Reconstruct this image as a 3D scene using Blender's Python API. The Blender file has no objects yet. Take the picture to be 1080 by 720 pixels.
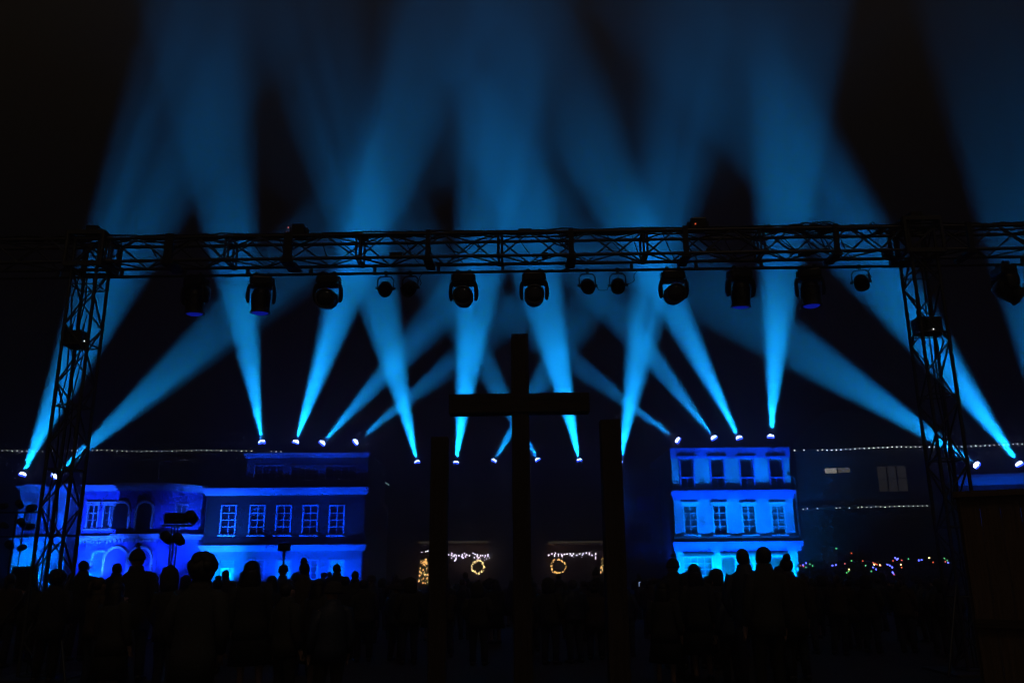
import bpy, bmesh, math, random
from mathutils import Vector, Matrix
random.seed(7)
S = bpy.context.scene
C = S.collection
PI = math.pi
# ------------------------------------------------------------------ camera
F = 890.0
PITCH = math.atan(235 / 890)
ROLL = math.radians(0.5)
CAMZ = 1.6
cd = bpy.data.cameras.new('camera')
cam = bpy.data.objects.new('camera', cd)
C.objects.link(cam)
S.camera = cam
cd.sensor_width = 36
cd.lens = F / 1080 * 36
cd.clip_end = 2000
RC = Matrix.Rotation(PI / 2 + PITCH, 3, 'X') @ Matrix.Rotation(-ROLL, 3, 'Z')
cam.matrix_world = Matrix.Translation((0, 0, CAMZ)) @ RC.to_4x4()


def U(px, py, Y):
    """world point at distance Y ahead that stands where the photo (1080x720) shows it"""
    d = RC @ Vector(((px - 540) / F, (360 - py) / F, -1))
    return Vector((0, 0, CAMZ)) + d * (Y / d.y)


# ------------------------------------------------------------------ materials
def mat(name, col, rough=.6, metal=0., var=.25, scale=6., bump=.15, col2=None, stretch=None, spec=None):
    m = bpy.data.materials.new(name)
    m.use_nodes = True
    nt = m.node_tree
    b = nt.nodes['Principled BSDF']
    b.inputs['Roughness'].default_value = rough
    b.inputs['Metallic'].default_value = metal
    if spec is not None:
        b.inputs['Specular IOR Level'].default_value = spec
    tc = nt.nodes.new('ShaderNodeTexCoord')
    mp = nt.nodes.new('ShaderNodeMapping')
    if stretch:
        mp.inputs['Scale'].default_value = stretch
    nt.links.new(tc.outputs['Object'], mp.inputs['Vector'])
    n = nt.nodes.new('ShaderNodeTexNoise')
    n.inputs['Scale'].default_value = scale
    n.inputs['Detail'].default_value = 6
    nt.links.new(mp.outputs[0], n.inputs['Vector'])
    r = nt.nodes.new('ShaderNodeValToRGB')
    r.color_ramp.elements[0].position = .3
    r.color_ramp.elements[1].position = .7
    c2 = col2 or tuple(c * (1 - var) for c in col)
    r.color_ramp.elements[0].color = (*c2, 1)
    r.color_ramp.elements[1].color = (*col, 1)
    nt.links.new(n.outputs[0], r.inputs[0])
    nt.links.new(r.outputs[0], b.inputs['Base Color'])
    if bump:
        bp = nt.nodes.new('ShaderNodeBump')
        bp.inputs['Strength'].default_value = bump
        bp.inputs['Distance'].default_value = .02
        nt.links.new(n.outputs[0], bp.inputs['Height'])
        nt.links.new(bp.outputs[0], b.inputs['Normal'])
    return m


def brick_mat(name, c1, c2, mortar, scale=1.0, bw=.24, bh=.075, axis='XZ'):
    m = bpy.data.materials.new(name)
    m.use_nodes = True
    nt = m.node_tree
    b = nt.nodes['Principled BSDF']
    b.inputs['Roughness'].default_value = .85
    tc = nt.nodes.new('ShaderNodeTexCoord')
    sp = nt.nodes.new('ShaderNodeSeparateXYZ')
    cb = nt.nodes.new('ShaderNodeCombineXYZ')
    nt.links.new(tc.outputs['Object'], sp.inputs[0])
    nt.links.new(sp.outputs['X'], cb.inputs['X'])
    nt.links.new(sp.outputs['Z' if axis == 'XZ' else 'Y'], cb.inputs['Y'])
    br = nt.nodes.new('ShaderNodeTexBrick')
    br.inputs['Scale'].default_value = scale
    br.inputs['Brick Width'].default_value = bw
    br.inputs['Row Height'].default_value = bh
    br.inputs['Mortar Size'].default_value = .008
    br.inputs['Color1'].default_value = (*c1, 1)
    br.inputs['Color2'].default_value = (*c2, 1)
    br.inputs['Mortar'].default_value = (*mortar, 1)
    nt.links.new(cb.outputs[0], br.inputs['Vector'])
    n = nt.nodes.new('ShaderNodeTexNoise')
    n.inputs['Scale'].default_value = 1.3
    n.inputs['Detail'].default_value = 5
    nt.links.new(tc.outputs['Object'], n.inputs['Vector'])
    mx = nt.nodes.new('ShaderNodeMix')
    mx.data_type = 'RGBA'
    mx.blend_type = 'MULTIPLY'
    mx.inputs[0].default_value = .5
    nt.links.new(br.outputs[0], mx.inputs[6])
    nt.links.new(n.outputs[0], mx.inputs[7])
    nt.links.new(mx.outputs[2], b.inputs['Base Color'])
    bp = nt.nodes.new('ShaderNodeBump')
    bp.inputs['Strength'].default_value = .3
    bp.inputs['Distance'].default_value = .02
    nt.links.new(br.outputs['Fac'], bp.inputs['Height'])
    bp.invert = True
    nt.links.new(bp.outputs[0], b.inputs['Normal'])
    return m


def emit(name, col, st, sample=False):
    m = bpy.data.materials.new(name)
    m.use_nodes = True
    b = m.node_tree.nodes['Principled BSDF']
    b.inputs['Base Color'].default_value = (.85, .85, .85, 1) if 'bulb' in name else (.1, .1, .1, 1)
    b.inputs['Emission Color'].default_value = (*col, 1)
    b.inputs['Emission Strength'].default_value = st
    if not sample:
        m.cycles.emission_sampling = 'NONE'
    return m


def glass_mat(name, col=(.02, .025, .03), rough=.08):
    m = bpy.data.materials.new(name)
    m.use_nodes = True
    nt = m.node_tree
    b = nt.nodes['Principled BSDF']
    b.inputs['Base Color'].default_value = (*col, 1)
    b.inputs['Roughness'].default_value = rough
    n = nt.nodes.new('ShaderNodeTexNoise')
    n.inputs['Scale'].default_value = 1.5
    bp = nt.nodes.new('ShaderNodeBump')
    bp.inputs['Strength'].default_value = .08
    nt.links.new(n.outputs[0], bp.inputs['Height'])
    nt.links.new(bp.outputs[0], b.inputs['Normal'])
    return m


M = dict(
    paving=brick_mat('paving', (.035, .03, .026), (.045, .038, .033), (.02, .02, .018), 1, .4, .2, 'XY'),
    alu=mat('scuffed_aluminium', (.10, .10, .105), .5, .5, .4, 14),
    black=mat('black_powder_coat', (.018, .018, .02), .5, 0, .4, 20),
    blackplastic=mat('black_plastic', (.014, .014, .015), .35, 0, .3, 30),
    rubber=mat('cable_rubber', (.02, .02, .02), .7, 0, .3, 25),
    lens=glass_mat('lens_glass', (.03, .03, .05), .05),
    timber=mat('dark_timber', (.06, .042, .028), .8, 0, .5, 5, .5, stretch=(6, 6, .6)),
    timber_h=mat('dark_timber_beam', (.06, .042, .028), .8, 0, .5, 5, .5, stretch=(.6, 6, 6)),
    plank=mat('brown_planks', (.14, .085, .055), .7, 0, .45, 4, .4, stretch=(8, 8, .5)),
    plaster=mat('pale_plaster', (.62, .64, .66), .85, 0, .38, 1.7, .2),
    plaster_grey=mat('grey_plaster', (.26, .26, .27), .85, 0, .35, 1.4, .2),
    plaster_dark=mat('dark_render', (.10, .095, .09), .9, 0, .4, 1.4, .2),
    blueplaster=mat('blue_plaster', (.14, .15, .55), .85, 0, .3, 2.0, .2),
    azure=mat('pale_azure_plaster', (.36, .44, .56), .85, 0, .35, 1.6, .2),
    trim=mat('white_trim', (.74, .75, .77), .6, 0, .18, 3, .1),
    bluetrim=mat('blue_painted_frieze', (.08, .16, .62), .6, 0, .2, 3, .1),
    brick=brick_mat('dark_red_brick', (.09, .024, .016), (.065, .02, .015), (.07, .06, .05), 1),
    palebrick=brick_mat('painted_brick', (.30, .31, .36), (.24, .25, .3), (.17, .17, .19), 1),
    roof=brick_mat('roof_tiles', (.05, .035, .03), (.065, .04, .035), (.02, .02, .02), 1, .3, .25, 'XY'),
    glass=glass_mat('window_glass'),
    curtain=mat('curtain_cloth', (.2, .19, .18), .95, 0, .4, 5, .2),
    frame=mat('painted_window_frame', (.7, .71, .73), .5, 0, .15, 8, .05),
    door=mat('painted_door', (.07, .05, .04), .5, 0, .3, 6, .1),
    dimpane=emit('dim_lit_pane', (.75, .72, .68), .035),
    litpane=emit('lit_pane', (1, .93, .8), .32),
    warmwall=mat('warm_interior_plaster', (.35, .24, .15), .9, 0, .3, 3, .2),
    hedge=mat('hedge_leaf', (.05, .09, .035), .7, 0, .5, 9, .2),
    skin=mat('skin', (.42, .26, .19), .55, 0, .12, 10, .05),
    hair_d=mat('dark_hair', (.018, .012, .009), .5, 0, .4, 30, .3, stretch=(8, 8, 1)),
    hair_b=mat('brown_hair', (.07, .04, .022), .5, 0, .4, 30, .3, stretch=(8, 8, 1)),
    coat_d=mat('charcoal_wool', (.055, .052, .05), .95, 0, .3, 40, .3),
    coat_n=mat('navy_padding', (.035, .045, .09), .6, 0, .3, 20, .3),
    coat_b=mat('brown_wool', (.08, .055, .04), .95, 0, .3, 40, .3),
    coat_g=mat('grey_fleece', (.05, .05, .055), .95, 0, .3, 40, .3),
    jeans=mat('dark_denim', (.03, .04, .075), .85, 0, .3, 40, .2),
    trous=mat('black_trousers', (.015, .015, .016), .85, 0, .3, 40, .2),
    shoe=mat('shoe_leather', (.02, .016, .014), .4, 0, .3, 20, .1),
    knit=mat('knitted_wool', (.06, .05, .055), .95, 0, .4, 60, .5),
)

EM = dict(
    white=emit('white_bulb', (.85, .95, 1), 6),
    whitedim=emit('dim_white_bulb', (.85, .95, 1), 4),
    whitehi=emit('strong_white_bulb', (.85, .95, 1), 9),
    lav=emit('lavender_bulb', (.85, .75, 1), 17),
    warm=emit('amber_bulb', (1, .50, .14), 13),
    yel=emit('yellow_bulb', (1, .72, .28), 12),
    red=emit('red_bulb', (1, .12, .04), 3.2),
    green=emit('green_bulb', (.15, 1, .25), 2.6),
    blue=emit('blue_bulb', (.08, .10, 1), 16),
    teal=emit('cool_tube', (.55, .95, 1), 2.2),
    ledr=emit('red_led', (1, .15, .05), 1.2),
    ledw=emit('white_led', (1, .9, .75), 3),
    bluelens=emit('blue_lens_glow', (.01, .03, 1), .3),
    screen=emit('phone_screen', (.45, .62, 1), 1.2),
    hood=emit('halo_glow', (.015, .05, 1), 26),  # blue halo round the beam lamps, put in as emission
    roomcyan=emit('lit_room_pane', (.0, .2, .8), 6),
    beamlens=emit('beam_lens', (.42, .5, 1), 75),
)

# ------------------------------------------------------------------ mesh helpers
class MB:
    def __init__(s):
        s.bm = bmesh.new()

    def box(s, c, size, rot=None, bev=0):
        g = bmesh.ops.create_cube(s.bm, size=1)
        mt = Matrix.Translation(c) @ (rot.to_4x4() if rot else Matrix()) @ Matrix.Diagonal((*size, 1))
        bmesh.ops.transform(s.bm, matrix=mt, verts=g['verts'])
        if bev:
            es = list({e for v in g['verts'] for e in v.link_edges})
            bmesh.ops.bevel(s.bm, geom=es, offset=bev, segments=2, affect='EDGES', profile=.6)
        return s

    def span(s, x0, x1, y0, y1, z0, z1, bev=0):
        return s.box(((x0 + x1) / 2, (y0 + y1) / 2, (z0 + z1) / 2), (abs(x1 - x0), abs(y1 - y0), abs(z1 - z0)), None, bev)

    def tube(s, p, q, r, seg=8, r2=None):
        p, q = Vector(p), Vector(q)
        d = q - p
        g = bmesh.ops.create_cone(s.bm, cap_ends=True, segments=seg, radius1=r, radius2=r if r2 is None else r2, depth=d.length)
        mt = Matrix.Translation((p + q) / 2) @ d.to_track_quat('Z', 'Y').to_matrix().to_4x4()
        bmesh.ops.transform(s.bm, matrix=mt, verts=g['verts'])
        return s

    def path(s, pts, r, seg=6):
        return s.loft(pts, [(r, r)] * len(pts), seg)

    def ball(s, c, r, seg=10, sc=(1, 1, 1), rot=None):
        g = bmesh.ops.create_uvsphere(s.bm, u_segments=seg, v_segments=max(5, seg // 2 + 1), radius=r)
        mt = Matrix.Translation(c) @ (rot.to_4x4() if rot else Matrix()) @ Matrix.Diagonal((*sc, 1))
        bmesh.ops.transform(s.bm, matrix=mt, verts=g['verts'])
        return s

    def lathe(s, prof, mt=None, seg=20):
        """prof: (radius, z) pairs revolved about z"""
        rings = []
        for r, z in prof:
            rings.append([s.bm.verts.new((mt or Matrix()) @ Vector((r * math.cos(2 * PI * k / seg), r * math.sin(2 * PI * k / seg), z))) for k in range(seg)])
        for a, b in zip(rings, rings[1:]):
            for k in range(seg):
                s.bm.faces.new((a[k], a[(k + 1) % seg], b[(k + 1) % seg], b[k]))
        s.bm.faces.new(rings[0][::-1])
        s.bm.faces.new(rings[-1])
        return s

    def loft(s, pts, rad, seg=10, up=None):
        """rings of radii (rx, ry) swept along the points; for near-vertical runs rx is along world X"""
        pts = [Vector(p) for p in pts]
        rings = []
        for i, p in enumerate(pts):
            t = (pts[min(i + 1, len(pts) - 1)] - pts[max(i - 1, 0)]).normalized()
            ref = Vector((1, 0, 0)) if abs(t.x) < .85 else Vector((0, 0, 1))
            ax = (ref - t * ref.dot(t)).normalized()
            ay = t.cross(ax)
            rx, ry = rad[i]
            rings.append([s.bm.verts.new(p + ax * rx * math.cos(2 * PI * k / seg) + ay * ry * math.sin(2 * PI * k / seg)) for k in range(seg)])
        for a, b in zip(rings, rings[1:]):
            for k in range(seg):
                s.bm.faces.new((a[k], a[(k + 1) % seg], b[(k + 1) % seg], b[k]))
        s.bm.faces.new(rings[0][::-1])
        s.bm.faces.new(rings[-1])
        return s

    def quad(s, *p):
        s.bm.faces.new([s.bm.verts.new(q) for q in p])
        return s

    def prism(s, poly, z0, z1):
        """plan polygon (x, y) raised from z0 to z1"""
        a = [s.bm.verts.new((x, y, z0)) for x, y in poly]
        b = [s.bm.verts.new((x, y, z1)) for x, y in poly]
        n = len(poly)
        for k in range(n):
            s.bm.faces.new((a[k], a[(k + 1) % n], b[(k + 1) % n], b[k]))
        s.bm.faces.new(a[::-1])
        s.bm.faces.new(b)
        return s

    def build(s, name, m, parent=None, smooth=False, loc=None):
        bmesh.ops.recalc_face_normals(s.bm, faces=s.bm.faces)
        me = bpy.data.meshes.new(name)
        s.bm.to_mesh(me)
        s.bm.free()
        if smooth:
            for p in me.polygons:
                p.use_smooth = True
        me.materials.append(M[m] if isinstance(m, str) else m)
        o = bpy.data.objects.new(name, me)
        C.objects.link(o)
        if loc is not None:
            o.location = loc
        if parent:
            o.parent = parent
        return o


def tag(o, label, cat, group=None):
    o['label'] = label
    o['category'] = cat
    if group:
        o['group'] = group
    return o


def thing(name, label, cat, loc=(0, 0, 0), rz=0, group=None):
    o = bpy.data.objects.new(name, None)
    C.objects.link(o)
    o.location = loc
    o.rotation_euler = (0, 0, rz)
    return tag(o, label, cat, group)


KIDS = {}


def kids(o):
    return [c for c in C.objects if c.parent == o]


def dup(root, loc, rz=0, label=None, group=None):
    r = root.copy()
    C.objects.link(r)
    r.location = loc
    r.rotation_euler = (0, 0, rz)
    if label:
        r['label'] = label
    if group:
        r['group'] = group
    for ch in kids(root):
        c = ch.copy()
        C.objects.link(c)
        c.parent = r
        for g in kids(ch):
            d = g.copy()
            C.objects.link(d)
            d.parent = c
    return r


def spot(loc, target, power, angle, col, blend=.4, size=.08):
    ld = bpy.data.lights.new('spot_lamp', 'SPOT')
    ld.energy = power
    ld.spot_size = math.radians(angle)
    ld.spot_blend = blend
    ld.shadow_soft_size = size
    ld.color = col
    lo = bpy.data.objects.new('spot_lamp', ld)
    C.objects.link(lo)
    lo.location = loc
    lo.rotation_euler = (Vector(target) - Vector(loc)).to_track_quat('-Z', 'Y').to_euler()
    return lo


# ------------------------------------------------------------------ air, sky, ground
HAZE = .037
hm = bpy.data.materials.new('haze_air')
hm.use_nodes = True
nt = hm.node_tree
nt.nodes.clear()
ho = nt.nodes.new('ShaderNodeOutputMaterial')
hv = nt.nodes.new('ShaderNodeVolumePrincipled')
nt.links.new(hv.outputs[0], ho.inputs['Volume'])
hv.inputs['Density'].default_value = HAZE
hv.inputs['Color'].default_value = (.22, .22, .22, 1)
hv.inputs['Anisotropy'].default_value = .55
hv.inputs['Density Attribute'].default_value = ''
hm.cycles.homogeneous_volume = True
hz = MB().span(-135, 135, -25, 155, -1, 62).build('haze', hm)
hz['kind'] = 'stuff'

w = bpy.data.worlds.new('World')
S.world = w
w.use_nodes = True
wn = w.node_tree
bg = wn.nodes['Background']
sky = wn.nodes.new('ShaderNodeTexSky')
sky.sky_type = 'NISHITA'
sky.sun_disc = False
sky.sun_elevation = math.radians(-6)
sky.sun_rotation = math.radians(180)
# city night glow: a warm, nearly black sky with a trace of the last skylight
ad = wn.nodes.new('ShaderNodeMix')
ad.data_type = 'RGBA'
ad.blend_type = 'ADD'
ad.inputs[0].default_value = .02
ad.inputs[6].default_value = (.10, .076, .050, 1)
wn.links.new(sky.outputs[0], ad.inputs[7])
wn.links.new(ad.outputs[2], bg.inputs[0])
bg.inputs[1].default_value = 1

sd = bpy.data.lights.new('night_glow', 'SUN')
sd.energy = .8
sd.angle = math.radians(12)
sd.color = (1, .72, .45)
so = bpy.data.objects.new('night_glow', sd)
C.objects.link(so)
so.location = (0, -10, 40)
so.rotation_euler = (math.radians(34), 0, math.radians(12))

g = MB().quad((-130, -22, 0), (130, -22, 0), (130, 150, 0), (-130, 150, 0)).build('ground', 'paving')
g['kind'] = 'structure'

# ------------------------------------------------------------------ facades
class Facade:
    """a front wall on the line from (xl, Yl) to (xr, Yr); pixels of the photo are read on that wall"""

    def __init__(s, pxl, Yl, pxr, Yr, py=560):
        s.a = U(pxl, py, Yl)
        b = U(pxr, py, Yr)
        s.o = Vector((s.a.x, s.a.y, 0))
        d = Vector((b.x - s.a.x, b.y - s.a.y, 0))
        s.L = d.length
        s.d = d.normalized()
        s.n = Vector((-s.d.y, s.d.x, 0))      # away from the camera
        s.rz = math.atan2(s.d.y, s.d.x)

    def at(s, px, py):
        o = Vector((0, 0, CAMZ))
        r = RC @ Vector(((px - 540) / F, (360 - py) / F, -1))
        t = (s.o - o).dot(s.n) / r.dot(s.n)
        p = o + r * t
        return (p - s.o).dot(s.d), p.z

    def rect(s, x0, y0, x1, y1):
        u0, _ = s.at(x0, (y0 + y1) / 2)
        u1, _ = s.at(x1, (y0 + y1) / 2)
        _, z1 = s.at((x0 + x1) / 2, y0)
        _, z0 = s.at((x0 + x1) / 2, y1)
        return u0, u1, max(z0, 0), z1

    def root(s, name, label, cat='building', group=None):
        return thing(name, label, cat, s.o, s.rz, group)

    def world(s, u, v, z):
        return s.o + s.d * u + s.n * v + Vector((0, 0, z))


def wall(root, mname, u0, u1, z0, z1, holes=(), depth=8., rev=.3, y=0., name='wall', top=True):
    """a storey: front with real openings and reveals, sides, back"""
    us = sorted({u0, u1, *[h[0] for h in holes], *[h[1] for h in holes]})
    zs = sorted({z0, z1, *[h[2] for h in holes], *[h[3] for h in holes]})
    us = [u for u in us if u0 <= u <= u1]
    zs = [z for z in zs if z0 <= z <= z1]
    m = MB()
    for ua, ub in zip(us, us[1:]):
        for za, zb in zip(zs, zs[1:]):
            cu, cz = (ua + ub) / 2, (za + zb) / 2
            if any(h[0] < cu < h[1] and h[2] < cz < h[3] for h in holes):
                continue
            m.quad((ua, y, za), (ub, y, za), (ub, y, zb), (ua, y, zb))
    for a, b, c, d in holes:
        m.quad((a, y, c), (a, y, d), (a, y + rev, d), (a, y + rev, c))
        m.quad((b, y, c), (b, y + rev, c), (b, y + rev, d), (b, y, d))
        m.quad((a, y, d), (b, y, d), (b, y + rev, d), (a, y + rev, d))
        m.quad((a, y, c), (a, y + rev, c), (b, y + rev, c), (b, y, c))
    Y = y + depth
    m.quad((u0, y, z0), (u0, y, z1), (u0, Y, z1), (u0, Y, z0))
    m.quad((u1, y, z0), (u1, Y, z0), (u1, Y, z1), (u1, y, z1))
    m.quad((u0, Y, z0), (u0, Y, z1), (u1, Y, z1), (u1, Y, z0))
    if top:
        m.quad((u0, y, z1), (u1, y, z1), (u1, Y, z1), (u0, Y, z1))
    me = m.bm
    bmesh.ops.remove_doubles(me, verts=me.verts, dist=.001)
    return m.build(name, mname, root)


def window(root, r, cols=2, rows=3, y=0., pane='glass', frame='frame', fw=.09, proud=.06, sill=True, head=False, rev=.3):
    """frame standing just proud of the wall, its bars, the pane (sub-part) set back in the opening"""
    a, b, c, d = r
    m = MB()
    y0, y1 = y - proud, y + .2
    m.span(a - fw, a + .002, y0, y1, c - fw, d + fw).span(b - .002, b + fw, y0, y1, c - fw, d + fw)
    m.span(a + .002, b - .002, y0 + .002, y1, d, d + fw).span(a + .002, b - .002, y0 + .002, y1, c - fw, c)
    bw = .028
    for k in range(1, cols):
        u = a + (b - a) * k / cols
        m.span(u - bw, u + bw, y + .06, y + .13, c, d)
    for k in range(1, rows):
        z = c + (d - c) * k / rows
        m.span(a, b, y + .055, y + .125, z - bw, z + bw)
    f = m.build('window', frame, root)
    MB().span(a, b, y + .17, y + .19, c, d).build('pane', pane, f)
    if pane == 'glass' and random.random() < .45:
        q = MB()
        zt_ = d - (d - c) * random.choice((0, 0, .05))
        zb_ = d - (d - c) * random.choice((.35, .5, 1.))
        n_ = 14
        for k in range(n_):
            ua, ub = a + (b - a) * k / n_, a + (b - a) * (k + 1) / n_
            q.quad((ua, y + .15 + .012 * (k % 2), zb_), (ub, y + .15 + .012 * ((k + 1) % 2), zb_), (ub, y + .15 + .012 * ((k + 1) % 2), zt_), (ua, y + .15 + .012 * (k % 2), zt_))
        q.build('curtain', 'curtain', f)
    if sill:
        MB().span(a - fw - .08, b + fw + .08, y - .16, y - .002, c - fw - .1, c - fw - .004).build('sill', frame, f)
    if head:
        MB().span(a - fw - .06, b + fw + .06, y - .13, y - .002, d + fw + .004, d + fw + .17).build('hood', frame, f)
    return f


def band(root, u0, u1, z0, z1, proud, mname='trim', name='cornice', y=0., steps=3, ends=True):
    """a moulded band: steps growing outward to the top"""
    m = MB()
    e = .5 if ends else 0
    for k in range(steps):
        p = proud * (k + 1) / steps
        m.span(u0 - p * e, u1 + p * e, y - p, y + .05, z0 + (z1 - z0) * k / steps + (.002 if k else 0), z0 + (z1 - z0) * (k + 1) / steps)
    return m.build(name, mname, root)


BLUE = (.0, .065, 1.)
CYAN = (.0, .20, 1.)

# --- tall lit house right of the cross
f = Facade(712, 57, 839, 57)
t = f.root('tall_house', 'tall three-storey house floodlit in bright blue, right of the crosses')
zT = f.at(770, 472)[1]
zb3 = f.at(770, 483)[1]
zc2a, zc2b = f.at(770, 526)[1], f.at(770, 517)[1]
zba, zbb = f.at(770, 581)[1], f.at(770, 571)[1]
top_w = [f.rect(cx - 6.5, 484, cx + 6.5, 514) for cx in (724.4, 756.5, 787.5, 818.5)]
mid_w = [f.rect(cx - 6.5, 533.5, cx + 6.5, 562) for cx in (728.5, 759.5, 790, 821)]
gr_w = [f.rect(722, 588, 751, 606), f.rect(762, 588, 776, 622), f.rect(786, 588, 806, 606), f.rect(813, 588, 831, 622)]
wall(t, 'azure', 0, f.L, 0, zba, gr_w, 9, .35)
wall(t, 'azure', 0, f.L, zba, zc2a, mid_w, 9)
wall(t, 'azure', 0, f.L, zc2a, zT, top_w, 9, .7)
for r in top_w:
    z_mid = r[2] + .62
    # each top window: deep opening over a low sash box
    fr = MB()
    fr.span(r[0] - .1, r[0], -.14, .1, r[2] - .1, r[3] + .05).span(r[1], r[1] + .1, -.14, .1, r[2] - .1, r[3] + .05)
    fr.span(r[0], r[1], -.13, .1, r[2] - .1, r[2]).span(r[0], r[1], -.12, .1, z_mid, z_mid + .09)
    fr.span((r[0] + r[1]) / 2 - .03, (r[0] + r[1]) / 2 + .03, -.02, .06, r[2], z_mid)
    o = fr.build('window', 'bluetrim', t)
    MB().span(r[0], r[1], .5, .52, r[2], r[3]).build('pane', 'glass', o)
    MB().span(r[0] - .22, r[1] + .22, -.24, -.002, r[3] + .06, r[3] + .2).build('hood', 'bluetrim', o)
for r in mid_w:
    window(t, r, 2, 4, head=True)
for k, r in enumerate(gr_w):
    if k in (1, 3):
        dr = MB().span(r[0], r[1], .25, .3, 0, r[3]).build('door', 'door', t)
        MB().ball((r[1] - .12, .22, 1.05), .035).build('handle', 'alu', dr)
    else:
        window(t, r, 4 if k == 0 else 2, 3)
MB().span(f.at(721, 586)[0], f.at(753, 586)[0], -.35, -.002, gr_w[0][3] + .14, gr_w[0][3] + .3).build('canopy', 'door', t)
MB().span(f.at(760, 586)[0], f.at(832, 586)[0], -.35, -.002, gr_w[0][3] + .14, gr_w[0][3] + .3).build('canopy', 'door', t)
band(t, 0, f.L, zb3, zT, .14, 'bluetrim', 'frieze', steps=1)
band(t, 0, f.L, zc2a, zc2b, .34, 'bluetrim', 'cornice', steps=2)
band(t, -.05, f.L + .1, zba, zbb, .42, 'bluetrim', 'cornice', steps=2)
band(t, -.02, f.L + .05, zba + (zbb - zba) + .02, zbb + .32, .2, 'plaster_dark', 'ledge', steps=1)
pp = MB().tube((f.L + .22, -.1, 2.8), (f.L + .22, -.1, 7.0), .06).tube((f.L + .22, -.1, 7.0), (f.L - .2, -.1, 7.3), .06)
pp.build('drainpipe', 'alu', t)
for px in (711.5, 740, 772, 803, 830.5):
    pil = MB()
    u, _ = f.at(px, 500)
    hw = .26 if px in (711.5, 830.5) else .52
    pil.span(max(0, u - hw), min(f.L, u + hw), -.045, .0, zc2b + .5, zb3 - .02)
    pil.build('wall_panel', 'plaster', t)
for u, p in ((.9, 1), (3.2, 1.25), (5.3, 1.25), (7.4, 1)):
    spot(f.world(u, -2.6, .5), f.world(u, 0, 4.6), 16000 * p, 80, (.0, .15, 1), .8, .25)
    spot(f.world(u, -1.1, .3), f.world(u, 0, 1.7), 9500 * p, 120, (0, .27, 1), .9, .2)

for u in (1.2, 4.1, 7.):
    spot(f.world(u, -4.2, .4), f.world(u, 0, 8.5), 42000, 36, (0, .17, 1), .8, .25)

# --- long three-storey building left of the cross
f = Facade(215, 57, 385, 57)
t = f.root('long_house', 'long dark brick building left of the crosses, blue cornices and five framed windows')
z1a, z1b = f.at(300, 581)[1], f.at(300, 574.5)[1]
z2a, z2b = f.at(300, 522)[1], f.at(300, 514.5)[1]
z3a, z3b = f.at(320, 482)[1], f.at(320, 477.5)[1]
cxs = (240.7, 271, 299, 327, 355)
mid_w = [f.rect(c - 7, 533.5, c + 7, 562.5) for c in cxs]
gr_w = [f.rect(230.5, 590, 246, 625)] + [f.rect(c - 7, 591, c + 7, 610) for c in cxs[1:]]
ua = f.at(259, 495)[0]
at_w = [f.rect(268, 491, 298, 505.5), f.rect(306, 491, 335, 505.5), f.rect(343, 491, 375, 505.5)]
wall(t, 'palebrick', 0, f.L, 0, z1a, gr_w, 10)
wall(t, 'brick', 0, f.L, z1a, z2a, mid_w, 10)
wall(t, 'plaster_dark', ua, f.L, z2a, z3b, at_w, 8, y=.25, name='attic')
MB().prism([(0, .1), (ua - .01, .1), (ua - .01, 9), (0, 9)], z2a, z2b + .25).build('roof', 'roof', t)
for r in mid_w:
    window(t, r, 2, 4)
for k, r in enumerate(gr_w):
    if k == 0:
        dr = MB().span(r[0], r[1], .22, .28, 0, r[3] - .5).build('door', 'frame', t)
        MB().ball((r[1] - .12, .18, 1.05), .035).build('handle', 'alu', dr)
        MB().span(r[0], r[1], .2, .24, r[3] - .46, r[3]).build('fanlight', EM['roomcyan'], t)
    else:
        window(t, r, 2, 3, pane=EM['roomcyan'] if k in (2, 4) else 'glass')
for r in at_w:
    window(t, r, 4, 2, y=.25, frame='plaster_grey', sill=False)
band(t, 0, f.L, z1a, z1b, .34)
band(t, 0, f.L, z2a, z2b, .42)
band(t, ua, f.L, z3a, z3b, .35, y=.25, steps=2)
for u, p in ((1.3, 1.7), (3.4, .8), (5.5, 1.14), (7.6, 1.1), (9.7, .8)):
    spot(f.world(u, -1.6, .4), f.world(u, 0, 2.2), 7800 * p, 96, (0, .055, 1) if p < 1.15 else CYAN, .9, .2)
for u in (2.5, 6, 9.2):
    spot(f.world(u, -4.5, .4), f.world(u, 0, 6.8), 22000, 46, (0, .05, 1), .8, .2)

for u in (.12, f.L - .1):
    MB().tube((u, -.12, .2), (u, -.12, z1a - .05), .05).tube((u, -.12, z1b + .02), (u, -.12, z2a - .05), .05).build('drainpipe', 'door', t)

# --- pavilion with a projecting bay
f = Facade(85, 57, 127, 57)
t = f.root('pavilion_house', 'two-storey pavilion with projecting bay, lit deep blue, beside the left truss tower')
zc0, zc1 = f.at(105, 517.5)[1], f.at(105, 511.5)[1]
zs0, zs1 = f.at(105, 570)[1], f.at(105, 565)[1]
wL = f.L
wins = [f.rect(92.5, 533, 102.5, 556), f.rect(109.5, 533, 119.5, 556)]
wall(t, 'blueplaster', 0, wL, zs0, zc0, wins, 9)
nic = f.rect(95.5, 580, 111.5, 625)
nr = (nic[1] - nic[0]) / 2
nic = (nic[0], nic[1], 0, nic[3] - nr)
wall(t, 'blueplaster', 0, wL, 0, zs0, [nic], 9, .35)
for r in wins:
    window(t, r, 2, 3, head=True)


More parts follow.
